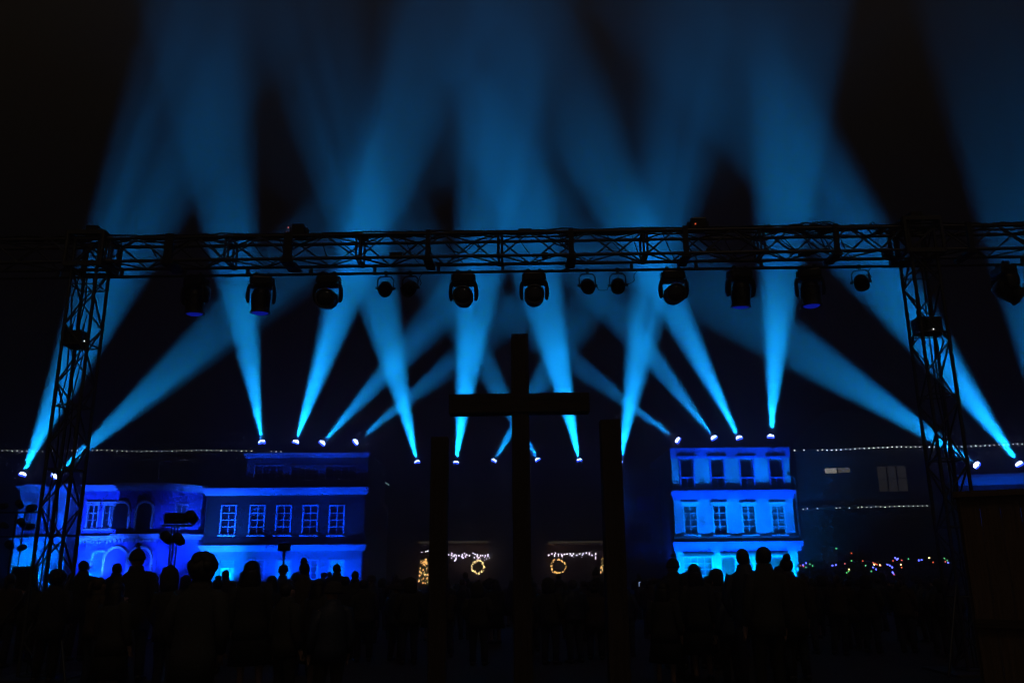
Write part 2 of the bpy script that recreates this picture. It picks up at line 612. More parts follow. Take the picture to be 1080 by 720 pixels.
def arch(root, ux, hw, z0, zs, y, name='arch', mname='trim', th=.16, ry=None):
    """a raised arch surround with its blind panel"""
    m = MB()
    pts = [(ux - hw, z0), (ux - hw, zs)] + [(ux - hw * math.cos(PI * k / 10), zs + hw * math.sin(PI * k / 10)) for k in range(1, 10)] + [(ux + hw, zs), (ux + hw, z0)]
    for (a, b), (c, d) in zip(pts, pts[1:]):
        m.tube((a, y - .03, b), (c, y - .03, d), th * .6, 6)
    o = m.build(name, mname, root)
    n = MB()
    n.bm.faces.new([n.bm.verts.new((a, y - .02, b)) for a, b in pts])
    n.build('panel', 'glass' if name == 'arched_window' else 'blueplaster', o)
    return o


arch(t, (nic[0] + nic[1]) / 2, nr, 0, nic[3], 0, 'arched_niche')
MB().span(nic[0] - .02, nic[1] + .02, .3, .34, 0, nic[3]).build('niche_back', 'blueplaster', t)
# the bay: a polygon in plan, in the same frame
uB0, uB1 = f.at(128.5, 560)[0], f.at(209, 560)[0]
YB = 2.2
poly = [(uB0, 0), (uB0 + .6, -YB), (uB1 - 1.7, -YB), (uB1, .2), (uB1, 8.8), (uB0, 8.8)]


def off(poly, k):
    cx = sum(p[0] for p in poly) / len(poly)
    cy = 4
    out = []
    n = len(poly)
    for i in range(n):
        p0, p1, p2 = Vector(poly[i - 1]), Vector(poly[i]), Vector(poly[(i + 1) % n])
        e1, e2 = (p1 - p0).normalized(), (p2 - p1).normalized()
        n1, n2 = Vector((e1.y, -e1.x)), Vector((e2.y, -e2.x))
        b = (n1 + n2).normalized()
        out.append(tuple(p1 + b * (k / max(.4, b.dot(n1)))))
    return out


cz0 = f.at(160, 518)[1]
zB = zc1 - .1
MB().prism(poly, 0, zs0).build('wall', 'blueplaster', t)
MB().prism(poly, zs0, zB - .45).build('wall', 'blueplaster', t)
m = MB()
for k, p in enumerate((.12, .24, .36)):
    m.prism(off(poly, p), zB - .45 + .15 * k + .002 * k, zB - .45 + .15 * (k + 1))
m.build('cornice', 'trim', t)
m = MB()
m.prism(off(poly, .14), zs0 + .02, zs0 + .22).prism(off(poly, .3), zs0 + .222, zs1 + .04)
m.build('string_course', 'trim', t)
# dentils under the string course, wing and bay front
m = MB()
u = .1
while u < wL:
    m.span(u, u + .1, -.2, -.002, zs0 - .16, zs0 - .005)
    u += .22
u = uB0 + .7
while u < uB1 - 1.8:
    m.span(u, u + .1, -YB - .2, -YB - .002, zs0 - .16, zs0 - .005)
    u += .22
m.build('dentil_row', 'trim', t)
band(t, 0, wL - .3, zc0, zc1, .36)
band(t, 0, wL - .2, zs0, zs1, .28, name='string_course', steps=2)
# bay openings (front and right chamfer)
bw = f.rect(188.5, 534, 197, 557)
fr = Vector((uB1 - 1.7, -YB, 0))
fe = Vector((uB1, .2, 0))
cd_ = (fe - fr).normalized()
ch = thing('bay_window_pivot', '', '') if False else None
rotc = Matrix.Rotation(math.atan2(cd_.y, cd_.x), 3, 'Z')
mid = (fr + fe) / 2
nrm = Vector((cd_.y, -cd_.x, 0))
m = MB()
for sx in (-.42, .42):
    m.box(mid + cd_ * sx + nrm * .03 + Vector((0, 0, (bw[2] + bw[3]) / 2)), (.12, .12, bw[3] - bw[2] + .24), rotc)
m.box(mid + nrm * .03 + Vector((0, 0, bw[3] + .06)), (.72, .118, .12), rotc)
m.box(mid + nrm * .03 + Vector((0, 0, bw[2] - .06)), (.72, .118, .12), rotc)
m.box(mid + nrm * .03 + Vector((0, 0, (bw[2] + bw[3]) / 2)), (.05, .08, bw[3] - bw[2]), rotc)
o = m.build('window', 'frame', t)
MB().box(mid + nrm * .01 + Vector((0, 0, (bw[2] + bw[3]) / 2)), (.72, .03, bw[3] - bw[2]), rotc).build('pane', 'glass', o)
for px in (146, 170):
    u = f.at(px, 540)[0] - .15
    arch(t, u, .55, bw[2] - .1, bw[3] - .35, -YB, 'arched_window')
    arch(t, u, .75, 0, nic[3] - .1, -YB, 'arched_niche')
spot(f.world(1.35, -1.2, .3), f.world(1.35, 0, 1.6), 4500, 90, (0, .3, 1), .9, .15)
for u, v, p in ((.6, -5, .8), (2.3, -5, .75), (uB1 - .2, -5.5, .55), (uB1 + 1.0, -4.5, .5)):
    spot(f.world(u, v, .4), f.world(u, 0, 4.2), 52000 * p, 64, (.008, .07, 1), .8, .2)
for u in (uB0 + 1.2, uB1 - 2.2):
    spot(f.world(u, -YB - 1.5, .3), f.world(u, -YB, 1.6), 2600, 105, (.01, .08, 1), .9, .15)

# --- small lit house at the left edge
f = Facade(17, 59, 71, 59)
t = f.root('corner_house', 'small two-storey house lit cyan at its foot, behind the left truss tower')
zc0, zc1 = f.at(45, 519)[1], f.at(45, 511)[1]
zs0, zs1 = f.at(45, 572)[1], f.at(45, 566)[1]
wins = [f.rect(26, 532, 34, 558), f.rect(48, 532, 56, 558)]
gw = [f.rect(26, 584, 36, 625), f.rect(44, 588, 60, 612)]
wall(t, 'plaster', 0, f.L, zs0, zc0, wins, 8)
wall(t, 'plaster', 0, f.L, 0, zs0, gw, 8)
for r in wins:
    window(t, r, 2, 3, head=True)
dr = MB().span(gw[0][0], gw[0][1], .22, .28, 0, gw[0][3]).build('door', 'frame', t)
MB().ball((gw[0][1] - .12, .18, 1.05), .035).build('handle', 'alu', dr)
window(t, gw[1], 3, 2)
band(t, 0, f.L, zc0, zc1, .4)
band(t, 0, f.L, zs0, zs1, .34)
pil = MB()
for u in (.02, f.L * .36, f.L * .68, f.L - .38):
    pil.span(u, u + .36, -.1, -.001, zs1 + .01, zc0 - .01)
pil.build('pilaster', 'trim', t)
# brackets with a swag, seen against the lit wall
m = MB()
for a, b in ((.5, 1.), (2.4, 1.6)):
    m.tube((a, -.1, zs0 - .9), (b, -.9, zs0 - .1), .05)
m.build('awning_bracket', 'door', t)
spot(f.world(.9, -1.5, .3), f.world(.9, 0, 1.8), 13000, 100, CYAN, .9, .15)
spot(f.world(2.7, -1.5, .3), f.world(2.7, 0, 1.8), 6500, 100, CYAN, .9, .15)
for u in (.8, 2.9):
    spot(f.world(u, -4.5, .4), f.world(u, 0, 4.6), 11000, 60, (0, .06, 1), .8, .2)
# a narrow set-back piece between corner house and pavilion
f2 = Facade(72, 61, 84, 61)
t = f2.root('link_building', 'narrow dim blue link wall between the corner house and the pavilion')
wall(t, 'plaster', 0, f2.L, 0, f2.at(78, 513)[1], (), 6)
band(t, 0, f2.L, f2.at(78, 572)[1], f2.at(78, 567)[1], .25, steps=2)
MB().span(.2, .5, -.06, -.001, 3.6, 6).build('pilaster', 'trim', t)
spot(f2.world(.4, -3, .4), f2.world(.4, 0, 4), 1600, 70, BLUE, .9, .2)


def gable_roof(root, u0, u1, y0, y1, z0, z1, ov=.5, mname='roof'):
    m = MB()
    ym = (y0 + y1) / 2
    a = [(u0 - ov, y0 - ov, z0), (u1 + ov, y0 - ov, z0), (u1 + ov, y1 + ov, z0), (u0 - ov, y1 + ov, z0)]
    b = [(u0 + 3, ym, z1), (u1 - 3, ym, z1)]
    m.quad(a[0], a[1], b[1], b[0]).quad(a[2], a[3], b[0], b[1])
    m.bm.faces.new([m.bm.verts.new(p) for p in (a[1], a[2], b[1])])
    m.bm.faces.new([m.bm.verts.new(p) for p in (a[3], a[0], b[0])])
    m.quad(a[3], a[2], a[1], a[0])
    bmesh.ops.remove_doubles(m.bm, verts=m.bm.verts, dist=.001)
    return m.build('roof', mname, root)


# --- dark building behind the left houses
fL = Facade(-60, 76, 310, 76)
t = fL.root('dark_range', 'wide dark unlit building behind the left houses, bulbs strung along its eave')
zt = fL.at(150, 474)[1]
wins = [fL.rect(x, 486, x + 9, 504) for x in range(-40, 300, 26)]
wall(t, 'plaster_dark', 0, fL.L, 0, zt, wins, 12)
for r in wins:
    window(t, r, 2, 2, sill=False, frame='plaster_grey')
gable_roof(t, 0, fL.L, 0, 12, zt + .02, zt + 2.4)

# --- dark building on the right
fR = Facade(846, 61, 1100, 57.5)
t = fR.root('dark_hall', 'dark hipped-roof building on the right with two dimly lit windows')
zt = fR.at(950, 471)[1]
w1 = fR.rect(871, 493, 898, 520)
w2 = fR.rect(926, 491, 957, 518)
gws = [fR.rect(868, 577, 884, 600), fR.rect(905, 560, 920, 600), fR.rect(1010, 540, 1030, 600)]
wall(t, 'plaster_dark', 0, fR.L, 0, zt, [w1, w2] + gws, 12)
m = MB()
mu = (w1[0] + w1[1]) / 2
m.span(w1[0], mu - .04, .17, .19, w1[2], w1[3] - .35).span(mu + .04, w1[1], .17, .19, w1[2], w1[3] - .35)
fr = MB().span(mu - .04, mu + .04, .05, .2, w1[2], w1[3]).span(w1[0], mu - .042, .06, .2, w1[3] - .42, w1[3] - .36).span(mu + .042, w1[1], .06, .2, w1[3] - .42, w1[3] - .36)
o = fr.build('window', 'plaster_dark', t)
m.build('pane', emit('dusky_pane', (.7, .72, .8), .012), o)
MB().span(w1[0], mu - .04, .17, .19, w1[3] - .35, w1[3]).build('lit_pane', emit('bright_pane', (1, .95, .85), 1.7), o)
MB().span(mu + .04, w1[1], .17, .19, w1[3] - .35, w1[3]).build('lit_pane', emit('half_lit_pane', (1, .93, .82), .5), o)
window(t, w2, 3, 2, pane=emit('curtained_pane', (.85, .8, .75), .11), frame='plaster_dark', sill=False)
window(t, gws[0], 2, 2, pane=emit('shop_pane', (.9, .85, .75), .02), frame='plaster_grey')
window(t, gws[1], 2, 3, frame='plaster_grey')
window(t, gws[2], 2, 3, frame='plaster_grey')
MB().span(0, fR.L, -.35, -.002, fR.at(950, 533)[1], fR.at(950, 530.5)[1]).build('ledge', 'plaster_dark', t)
gable_roof(t, 0, fR.L, 0, 12, zt + .02, fR.at(900, 450)[1] + 2.2)

# --- building at the far right with a lit cornice
f = Facade(1016, 50, 1150, 48.5)
t = f.root('parapet_building', 'dark flat-roofed building with blue-lit triple cornice at the far right')
za, zb = f.at(1050, 511)[1], f.at(1050, 500)[1]
wall(t, 'plaster_dark', 0, f.L, 0, zb, (), 6)
band(t, 0, f.L, za, zb, .4)
for u in (1.0, 3.6):
    spot(f.world(u, -1.6, za - 2.6), f.world(u, 0, za + .1), 1500, 100, (0, .09, 1), .9, .2)

# --- dim blue house between the crosses and the tall house
f = Facade(651, 62, 707, 62)
t = f.root('dim_house', 'dim blue house squeezed between the right post and the tall bright house')
zt = f.at(680, 497)[1]
wd = f.rect(664, 541, 687, 570)
wall(t, 'plaster_grey', 0, f.L, 0, zt, [wd], 9)
window(t, wd, 3, 3, frame='plaster_grey')
r = f.rect(672, 523, 690, 538)
MB().span(r[0], r[1], -.12, -.002, r[2], r[3]).build('shutter', 'bluetrim', t)
band(t, 0, f.L, f.at(680, 579)[1], f.at(680, 572)[1], .3, 'plaster_grey', steps=2)
band(t, 0, f.L, zt, f.at(680, 494)[1], .3, 'plaster_grey', steps=2)
spot(f.world(2.4, -4, .4), f.world(2.6, 0, 5.5), 1500, 75, BLUE, .9, .2)

# --- low dark building at the end of the street with two glowing doorways
fC = Facade(402, 72, 652, 72)
t = fC.root('gate_building', 'low dark building behind the crosses with two warm glowing entrances')
zt = fC.at(540, 497)[1]
d1 = fC.rect(440, 573, 516, 625)
d2 = fC.rect(577, 573, 639, 625)
wall(t, 'plaster_dark', 0, fC.L, 0, zt, [d1, d2], 9, .5)
band(t, 0, fC.L, zt - .35, zt + .1, .3, 'plaster_dark', 'parapet', steps=2)
band(t, 0, fC.L, fC.at(540, 513)[1], fC.at(540, 510)[1], .5, 'plaster_dark', 'ledge', steps=1)
for d in (d1, d2):
    m = MB()
    m.span(d[0] + .01, d[1] - .01, 3.0, 3.1, 0, d[3]).span(d[0] - .08, d[0] + .02, .5, 3.0, 0, d[3]).span(d[1] - .02, d[1] + .08, .5, 3.0, 0, d[3]).span(d[0], d[1], .5, 3.0, d[3], d[3] + .1)
    m.build('entrance_hall', 'warmwall', t)
    fr = MB()
    for k in range(4):
        u = d[0] + (d[1] - d[0]) * k / 3
        fr.span(u - .05, u + .05, .2, .3, 0, d[3] - .02)
    fr.build('door_frame', 'door', t)
    for k in range(3):
        u = d[0] + (d[1] - d[0]) * (.22 + .28 * k)
        q = MB().span(u - .5, u - .44, 2.5, 2.9, 0, 2.5).span(u + .44, u + .5, 2.5, 2.9, 0, 2.5)
        for zz in (.4, .95, 1.5, 2.05, 2.47):
            q.span(u - .44, u + .44, 2.52, 2.88, zz, zz + .04)
        for zz in (.44, .99, 1.54, 2.09):
            x_ = u - .4
            while x_ < u + .32:
                ww = random.uniform(.06, .16)
                q.span(x_, x_ + ww, 2.56, 2.8, zz, zz + random.uniform(.15, .34))
                x_ += ww + random.uniform(.01, .08)
        q.build('shelving', random.choice(('plaster_grey', 'plank')), t)
    MB().span(d[0] + .1, d[1] - .1, -.2, -.08, d[3] + .05, d[3] + .2).build('light_trough', emit('trough_glow', (1, .8, .45), .22), t)

# ------------------------------------------------------------------ bulbs



def bulb_mesh(key, r):
    me = MB().ball((0, 0, 0), r, 6).build('bulb', EM[key])
    d = me.data
    bpy.data.objects.remove(me)
    return d


BM = {}


def bulb(parent, loc, key, r):
    k = (key, round(r, 3))
    if k not in BM:
        BM[k] = bulb_mesh(key, r)
    o = bpy.data.objects.new('bulb', BM[k])
    C.objects.link(o)
    o.parent = parent
    o.location = loc
    return o


def light_string(name, label, pts, key, r, cord_r=.012, sag=0, group=None):
    t = thing(name, label, 'string lights', pts[0], 0, group)
    o0 = Vector(pts[0])
    MB().path([Vector(p) - o0 + Vector((0, 0, r)) for p in pts], cord_r, 4).build('cord', 'rubber', t)
    for i, p in enumerate(pts):
        kk = key if isinstance(key, str) else key[i]
        bulb(t, Vector(p) - o0, random.choice(('white', 'white', 'whitedim', 'whitehi')) if kk == 'white' else kk, r)
    return t


pts = [U(x + random.uniform(-.4, .4), 475.2 + .5 * math.sin(x * .05) + random.uniform(-.25, .25), 75.2) for x in [-8 + 5.25 * k for k in range(59)] if not (268 < x < 282)]
light_string('string_lights', 'long row of tiny white bulbs along the left eave', pts, 'white', .075, .005)
pts = []
for k in range(51):
    x = 838 + 4.9 * k
    if k in (1, 3, 4):
        continue
    y = 474.5 - (x - 838) * .0245 + .7 * math.sin(x * .045)
    pts.append(U(x, y + random.uniform(-.25, .25), 60 - (x - 838) * .0137))
light_string('string_lights', 'upper row of tiny white bulbs along the eave of the dark right building', pts, 'white', .058, .005)
pts = [U(x, 536.2 - (x - 847) * .024 + random.uniform(-.3, .3), 60 - (x - 838) * .0137) for x in (847, 851.5, 862, 882, 886, 896, 905, 909, *[914 + 4.9 * k for k in range(17)])]
light_string('string_lights', 'lower row of white bulbs under the windows of the dark right building', pts, 'white', .048, .005)
# slanted tubes on the side eaves
for (x0, y0, x1, y1, ds, lb) in ((401.5, 505.3, 410, 511.3, 1, 'short slanted pale light tube left of the crosses'), (677, 509.5, 670.5, 514.8, 1, 'short slanted pale light tube right of the crosses')):
    a, b = U(x0, y0, 66), U(x1, y1, 71.3)
    t = thing('light_tube', lb, 'light tube', a)
    MB().tube((0, 0, 0), b - a, .05, 6).build('tube', EM['teal'], t)
    MB().tube(Vector((0, .06, .08)), b - a + Vector((0, .06, .08)), .04, 6).build('rail', 'alu', t)
pts = [U(392 + 3 * k, 500.2 + .5 * k, 66) for k in range(3)]
light_string('string_lights', 'three faint bulbs above the slanted light tube left of the crosses', pts, 'white', .05)
# entrance lights
for (x0, x1, y0, lb) in ((473.5, 515, 584, 'lavender white icicle bulbs hanging across the left entrance'), (579, 628, 584.5, 'lavender white icicle bulbs hanging across the right entrance')):
    pts = [U(x0 + (x1 - x0) * k / 15 + random.uniform(-.6, .6), y0 - (x1 - 560) * .008 + random.choice((-1.2, -.3, .2, 1.1)), 71.6) for k in range(16)]
    t = light_string('icicle_lights', lb, pts, 'lav', .075)
    for p in pts:
        if random.random() < .55:
            for q in range(random.choice((1, 2, 3))):
                bulb(t, p - Vector(pts[0]) + Vector((random.uniform(-.12, .12), 0, -.13 * (q + 1))), 'lav', random.choice((.04, .06, .085)))
pts = [U(x, 581.5 + random.uniform(-1, 1), 71.6) for x in (445, 449, 451, 635, 632.5)]
light_string('icicle_lights', 'three white bulbs over the amber garland at the left entrance', pts[:3], 'lav', .06)


def wreath(cx, cy, r, label, key):
    c = U(cx, cy, 71.3)
    t = thing('wreath', label, 'wreath', c)
    R_ = r * 72 / F
    m = MB()
    for k in range(160):
        a = random.uniform(0, 2 * PI)
        rr = R_ + random.gauss(0, .07)
        p = Vector((rr * math.cos(a), random.gauss(0, .06), rr * math.sin(a)))
        q = p + Vector((random.gauss(0, .1), random.gauss(0, .06), random.gauss(0, .1)))
        m.tube(p, q, .03, 4, .004)
    m.build('foliage', 'hedge', t)
    for k in range(26):
        a = 2 * PI * k / 26 + random.uniform(-.1, .1)
        rr = R_ * random.uniform(.88, 1.12)
        bulb(t, (rr * math.cos(a), -.1, rr * math.sin(a)), key, random.choice((.05, .07, .1)))


wreath(504, 597.5, 6.0, 'yellow glowing wreath in the left entrance', 'yel')
wreath(588.5, 597, 7.0, 'amber glowing wreath in the right entrance', 'warm')


def garland(cx, y0, y1, hw, label, n):
    c = U(cx, y1, 71.2)
    tz = U(cx, y0, 71.2).z
    t = thing('garland_tree', label, 'lit tree', (c.x, c.y, 0))
    m = MB()
    H = tz
    W = hw * 72 / F
    for k in range(260):
        z = random.uniform(.2, H)
        rr = W * (1.15 - .75 * z / H) * random.random() ** .5
        a = random.uniform(0, 2 * PI)
        p = Vector((rr * math.cos(a), rr * math.sin(a), z))
        m.tube(p, p + Vector((random.gauss(0, .08), random.gauss(0, .08), random.gauss(-.05, .08))), .035, 4, .004)
    m.build('foliage', 'hedge', t)
    MB().tube((0, 0, 0), (0, 0, H * .9), .05, 6, .02).build('trunk', 'timber', t)
    for k in range(n):
        z = random.uniform(c.z, H)
        rr = W * (1.2 - .6 * z / H)
        a = random.uniform(PI, 2 * PI)
        bulb(t, (rr * math.cos(a), rr * math.sin(a), z), random.choice(('warm', 'warm', 'warm', 'yel')), random.choice((.035, .05, .075)))


garland(446.5, 589, 615, 4.5, 'slim conifer wound with amber bulbs in the left entrance', 60)
garland(637, 588, 606, 3.6, 'slim conifer wound with amber bulbs at the right entrance edge', 26)
for cx, pw in ((503, 5), (588, 5)):
    ld = bpy.data.lights.new('entrance_lamp', 'POINT')
    ld.energy = pw * 7
    ld.color = (1, .6, .28)
    ld.shadow_soft_size = .1
    lo = bpy.data.objects.new('entrance_lamp', ld)
    C.objects.link(lo)
    lo.location = U(cx, 590, 73.2)

# ------------------------------------------------------------------ hedge with coloured fairy lights on the right
h0, h1 = U(838, 600, 40), U(1004, 600, 40)
t = thing('hedge', 'dark clipped hedge hung with coloured fairy lights, below the dark right building', 'hedge', (h0.x, 40, 0))
m = MB()
Lh = h1.x - h0.x
for k in range(2600):
    p = Vector((random.uniform(0, Lh), random.uniform(-.5, .6), random.uniform(.1, 1.55 + .18 * math.sin(k))))
    d = Vector((random.gauss(0, 1), random.gauss(0, 1), random.gauss(0, 1))).normalized() * .09
    e = d.cross(Vector((random.gauss(0, 1), random.gauss(0, 1), random.gauss(0, 1)))).normalized() * .05
    m.quad(p - d, p + e, p + d, p - e)
m.build('foliage', 'hedge', t)
m = MB()
for k in range(14):
    x = Lh * (k + .5) / 14
    m.tube((x, 0, 0), (x + random.gauss(0, .1), 0, 1.2), .03, 6)
m.build('stem', 'timber', t)
# measured bulbs: x, y, colour (photo pixels)
FL = {
    'cluster of coloured bulbs beside the tall blue house': [(844, 596, 'red'), (847, 595.5, 'blue'), (850, 593.5, 'blue'), (850, 598, 'green'), (854, 594.5, 'green'), (857, 596.5, 'green'), (849, 609.5, 'green'), (852, 610, 'green'), (847.5, 597, 'red')],
    'two bright blue bulbs alone on the hedge': [(878, 596, 'blue'), (881.5, 595.3, 'blue')],
    'sparse orange and green bulbs left of the middle of the hedge': [(882, 578, 'green'), (891, 594, 'red'), (898, 583, 'red'), (898, 591, 'green'), (895.5, 600, 'yel'), (893, 603.5, 'green'), (895, 602, 'green')],
    'orange, green and blue bulbs in the middle of the hedge': [(910, 591, 'red'), (913, 596, 'green'), (919, 602, 'green'), (921, 593, 'red'), (922, 595, 'yel'), (923.5, 594, 'red'), (925, 595, 'red'), (921, 598, 'blue'), (924, 600, 'blue'), (928, 595.5, 'yel'), (929, 596, 'red')],
    'dense blue and orange bulbs near the right end of the hedge': [(936, 595, 'blue'), (938.5, 596, 'blue'), (941, 598, 'blue'), (942, 591, 'red'), (944, 588, 'blue'), (947, 588.5, 'blue'), (946, 589.5, 'blue'), (942, 604, 'blue'), (941.5, 603, 'blue'), (943, 605.5, 'red'), (951, 590.5, 'red'), (950, 595, 'yel'), (951, 598, 'red'), (958, 589, 'green')],
    'blue, yellow and green bulbs beside the right truss tower': [(969, 590.5, 'blue'), (972, 590, 'blue'), (980, 588, 'yel'), (984, 592.5, 'red'), (996, 588.5, 'green'), (999, 590.5, 'green'), (1000, 593, 'blue'), (997, 592, 'red')],
}
for lb, bl in FL.items():
    pts = [U(x, y, 39.3) for x, y, c in bl]
    light_string('fairy_lights', lb, pts, [c for x, y, c in bl], .038, .008)

# ------------------------------------------------------------------ beam lights on the roofs
def lathe_ring(prof, seg=16):
    return MB().lathe(prof, None, seg)


BASE = thing('beam_light', 'x', 'stage light')
MB().box((0, 0, .07), (.42, .34, .14), None, .02).build('base', 'black', BASE)
m = MB()
m.box((-.2, 0, .36), (.05, .16, .46), None, .01).box((.2, 0, .36), (.05, .16, .46), None, .01).box((0, 0, .16), (.42, .16, .04), None, .01)
m.build('yoke', 'black', BASE)
HD = lathe_ring([(.06, -.26), (.13, -.24), (.155, -.12), (.155, .05), (.145, .2), (.15, .24), (.135, .245)]).build('head', 'black', BASE, True)
HD.location = (0, 0, .46)
RG = lathe_ring([(.16, .15), (.24, .19), (.25, .24), (.235, .27), (.17, .25)]).build('lens_hood', EM['hood'], HD, True)  # added glowing ring, stands in for the blue halo round the lens
LN = lathe_ring([(.17, .22), (.205, .25), (.22, .30), (.205, .355), (.16, .40), (.08, .43), (.01, .435)]).build('lens', EM['beamlens'], HD, True)
beams = [
    # x, y of the lamp; x, y of a point on the beam; distance; half angle; power; roof it stands on
    (24, 500, 108, 310, 57.5, 9.0, 0.75, 'lit beam light on the corner house roof, its beam leaning right behind the tower'),
    (57.5, 502, 190, 385, 57.5, 7.0, 0.42, 'lit beam light on the corner house roof behind the left tower, aimed low right'),
    (276, 466, 251, 300, 58.5, 7.2, 1.05, 'lit beam light at the left end of the long house roof, leaning left'),
    (312, 466, 360, 320, 58.5, 7.4, 1.25, 'second beam light on the long house roof, beam steep and leaning right'),
    (340, 467, 405, 395, 58.5, 7.0, 0.36, 'third beam light on the long house roof, beam slanting right'),
    (375, 466, 475, 385, 58.5, 6.0, 0.24, 'beam light at the right end of the long house roof, aimed lowest right'),
    (440, 487, 402, 330, 72, 7.4, 1.75, 'beam light farthest left on the gate building roof, leaning left'),
    (481, 487.5, 495, 375, 72, 7.8, 2.1, 'beam light on the gate building roof right of the left post, near vertical'),
    (521, 485.5, 566, 411, 72, 7.2, 0.48, 'beam light just left of the cross, beam passing behind it to the right'),
    (567, 484.5, 525, 410, 72, 7.2, 0.48, 'beam light just right of the cross, beam passing behind it to the left'),
    (611, 485, 586, 375, 72, 7.8, 2.1, 'beam light under the right cross arm, leaning slightly left'),
    (654, 487, 674, 375, 72, 7.8, 1.9, 'beam light half hidden by the right post, leaning slightly right'),
    (715, 464, 608, 385, 58.5, 5.5, 0.24, 'beam light at the left end of the tall house roof, aimed lowest left'),
    (753, 461.5, 690, 380, 58.5, 6.8, 0.36, 'second beam light on the tall house roof, beam slanting left'),
    (779.5, 461.5, 715, 334, 58.5, 7.0, 1.0, 'third beam light on the tall house roof, beam leaning left'),
    (813, 460, 826, 230, 58.5, 7.4, 1.25, 'beam light at the right end of the tall house roof, shining straight up'),
    (1030, 490, 860, 380, 52, 7.0, 0.36, 'beam light behind the right tower foot, aimed low left'),
    (1075, 489, 980, 360, 52, 8.4, 0.7, 'beam light at the right edge, beam leaning left behind the tower'),
    (1108, 488, 1050, 100, 52, 8.0, 0.4, 'x'),
]
POW = 13200000
BEAM = (.004, .32, 1)
first = True


def streaks(ld, seed):
    """uneven output of the lamp: noise put into its strength draws faint streaks along the beam"""
    ld.use_nodes = True
    n_ = ld.node_tree
    em_ = n_.nodes['Emission']
    tc = n_.nodes.new('ShaderNodeTexCoord')
    mp = n_.nodes.new('ShaderNodeMapping')
    mp.inputs['Location'].default_value = (seed * 3.1, seed * 1.7, 0)
    no = n_.nodes.new('ShaderNodeTexNoise')
    no.inputs['Scale'].default_value = 17
    no.inputs['Detail'].default_value = 3
    mr = n_.nodes.new('ShaderNodeMapRange')
    mr.inputs[1].default_value = .32
    mr.inputs[2].default_value = .68
    mr.inputs[3].default_value = .35
    mr.inputs[4].default_value = 1.7
    n_.links.new(tc.outputs['Normal'], mp.inputs['Vector'])
    n_.links.new(mp.outputs[0], no.inputs['Vector'])
    n_.links.new(no.outputs[0], mr.inputs[0])
    n_.links.new(mr.outputs[0], em_.inputs['Strength'])


for i_, (x0, y0, x1, y1, Y, ha, p, lb) in enumerate(beams):
    a = U(x0, y0, Y)
    b = U(x1, y1, Y)
    L = (b - a).length
    b = U(x1, y1, Y + .10 * L)
    d = (b - a).normalized()
    if lb != 'x':
        base_loc = a - d * .3 - Vector((0, 0, .46))
        if first:
            r = BASE
            r.location = base_loc
            r['label'] = lb
            r['group'] = 'beam lights along the roofs'
            first = False
        else:
            r = dup(BASE, base_loc, 0, lb, 'beam lights along the roofs')
        hd = [c for c in kids(r) if c.name.startswith('head')][0]
        q = d.to_track_quat('Z', 'Y')
        hd.rotation_mode = 'QUATERNION'
        hd.rotation_quaternion = q
    pd = bpy.data.lights.new('lens_spill', 'POINT')
    pd.energy = 110
    pd.color = (.02, .09, 1)
    pd.shadow_soft_size = .05
    po = bpy.data.objects.new('lens_spill', pd)
    C.objects.link(po)
    po.location = a + d * .3
    bl = spot(a + d * .2, b, POW * p * (1.25 if Y > 65 else 1), 2 * ha * 1.12, BEAM, .68, .15)
    streaks(bl.data, i_)  # streaks painted into the lamp output, imitating patchy haze

# roof platforms the lamps stand on
def riser(x0, x1, ylamp, Y, label):
    a, b = U(x0, ylamp, Y), U(x1, ylamp, Y)
    z = a.z - .78
    t = thing('riser', label, 'platform', ((a.x + b.x) / 2, Y, z - .3))
    L = b.x - a.x
    MB().span(-L / 2, L / 2, -.5, .6, .2, .3).build('deck', 'black', t)
    for k in range(int(L / 1.6) + 1):
        x = -L / 2 + .1 + (L - .2) * k / max(1, int(L / 1.6))
        MB().tube((x, -.4, -1.3), (x, -.4, .2), .03, 6).tube((x, .5, -1.3), (x, .5, .2), .03, 6).build('leg', 'alu', t)


riser(428, 662, 486.5, 72, 'low dark riser carrying the lamps on the gate building roof')

# ------------------------------------------------------------------ goalpost truss
YT0, YT1 = 13.38, 13.02
A = U(-40, 253.8, 13.42)
B = U(1115, 236.6, 13.0)
TS = .41
T = thing('stage_truss', 'goalpost box truss spanning the whole width, hung with stage lights', 'truss')
ax = (B - A).normalized()
back = Vector((0, 0, 1)).cross(ax).normalized()
dn = Vector((0, 0, -1))


def truss_run(m, a, axis, length, e1, e2, s, bay=.5, r=.027, rd=.016, phase=0):
    """four chords and zigzag braces on all faces of a box truss"""
    cor = [a, a + e1 * s, a + e1 * s + e2 * s, a + e2 * s]
    for c in cor:
        m.tube(c, c + axis * length, r, 8)
    n = max(1, round(length / bay))
    st = length / n
    for fce in range(4):
        p, q = cor[fce], cor[(fce + 1) % 4]
        for k in range(n):
            c, d = (p, q) if (k + fce + phase) % 2 else (q, p)
            m.tube(c + axis * st * k, d + axis * st * (k + 1), rd, 6)
    return cor


def frame(m, a, axis, off_, e1, e2, s, r=.02):
    cor = [a, a + e1 * s, a + e1 * s + e2 * s, a + e2 * s]
    cor = [c + axis * off_ for c in cor]
    for k in range(4):
        m.tube(cor[k], cor[(k + 1) % 4], r, 6)


LT = (B - A).length
# sections bolted together
xs_joint = [-40, 115, 240, 378, 527, 680, 803, 955, 1115]


def toff(px):
    """distance along the beam at photo column px"""
    lo, hi = 0, LT
    for _ in range(40):
        mid_ = (lo + hi) / 2
        p = A + ax * mid_
        c = RC.transposed() @ (p - Vector((0, 0, CAMZ)))
        x = 540 + F * c.x / -c.z
        if x < px:
            lo = mid_
        else:
            hi = mid_
    return lo


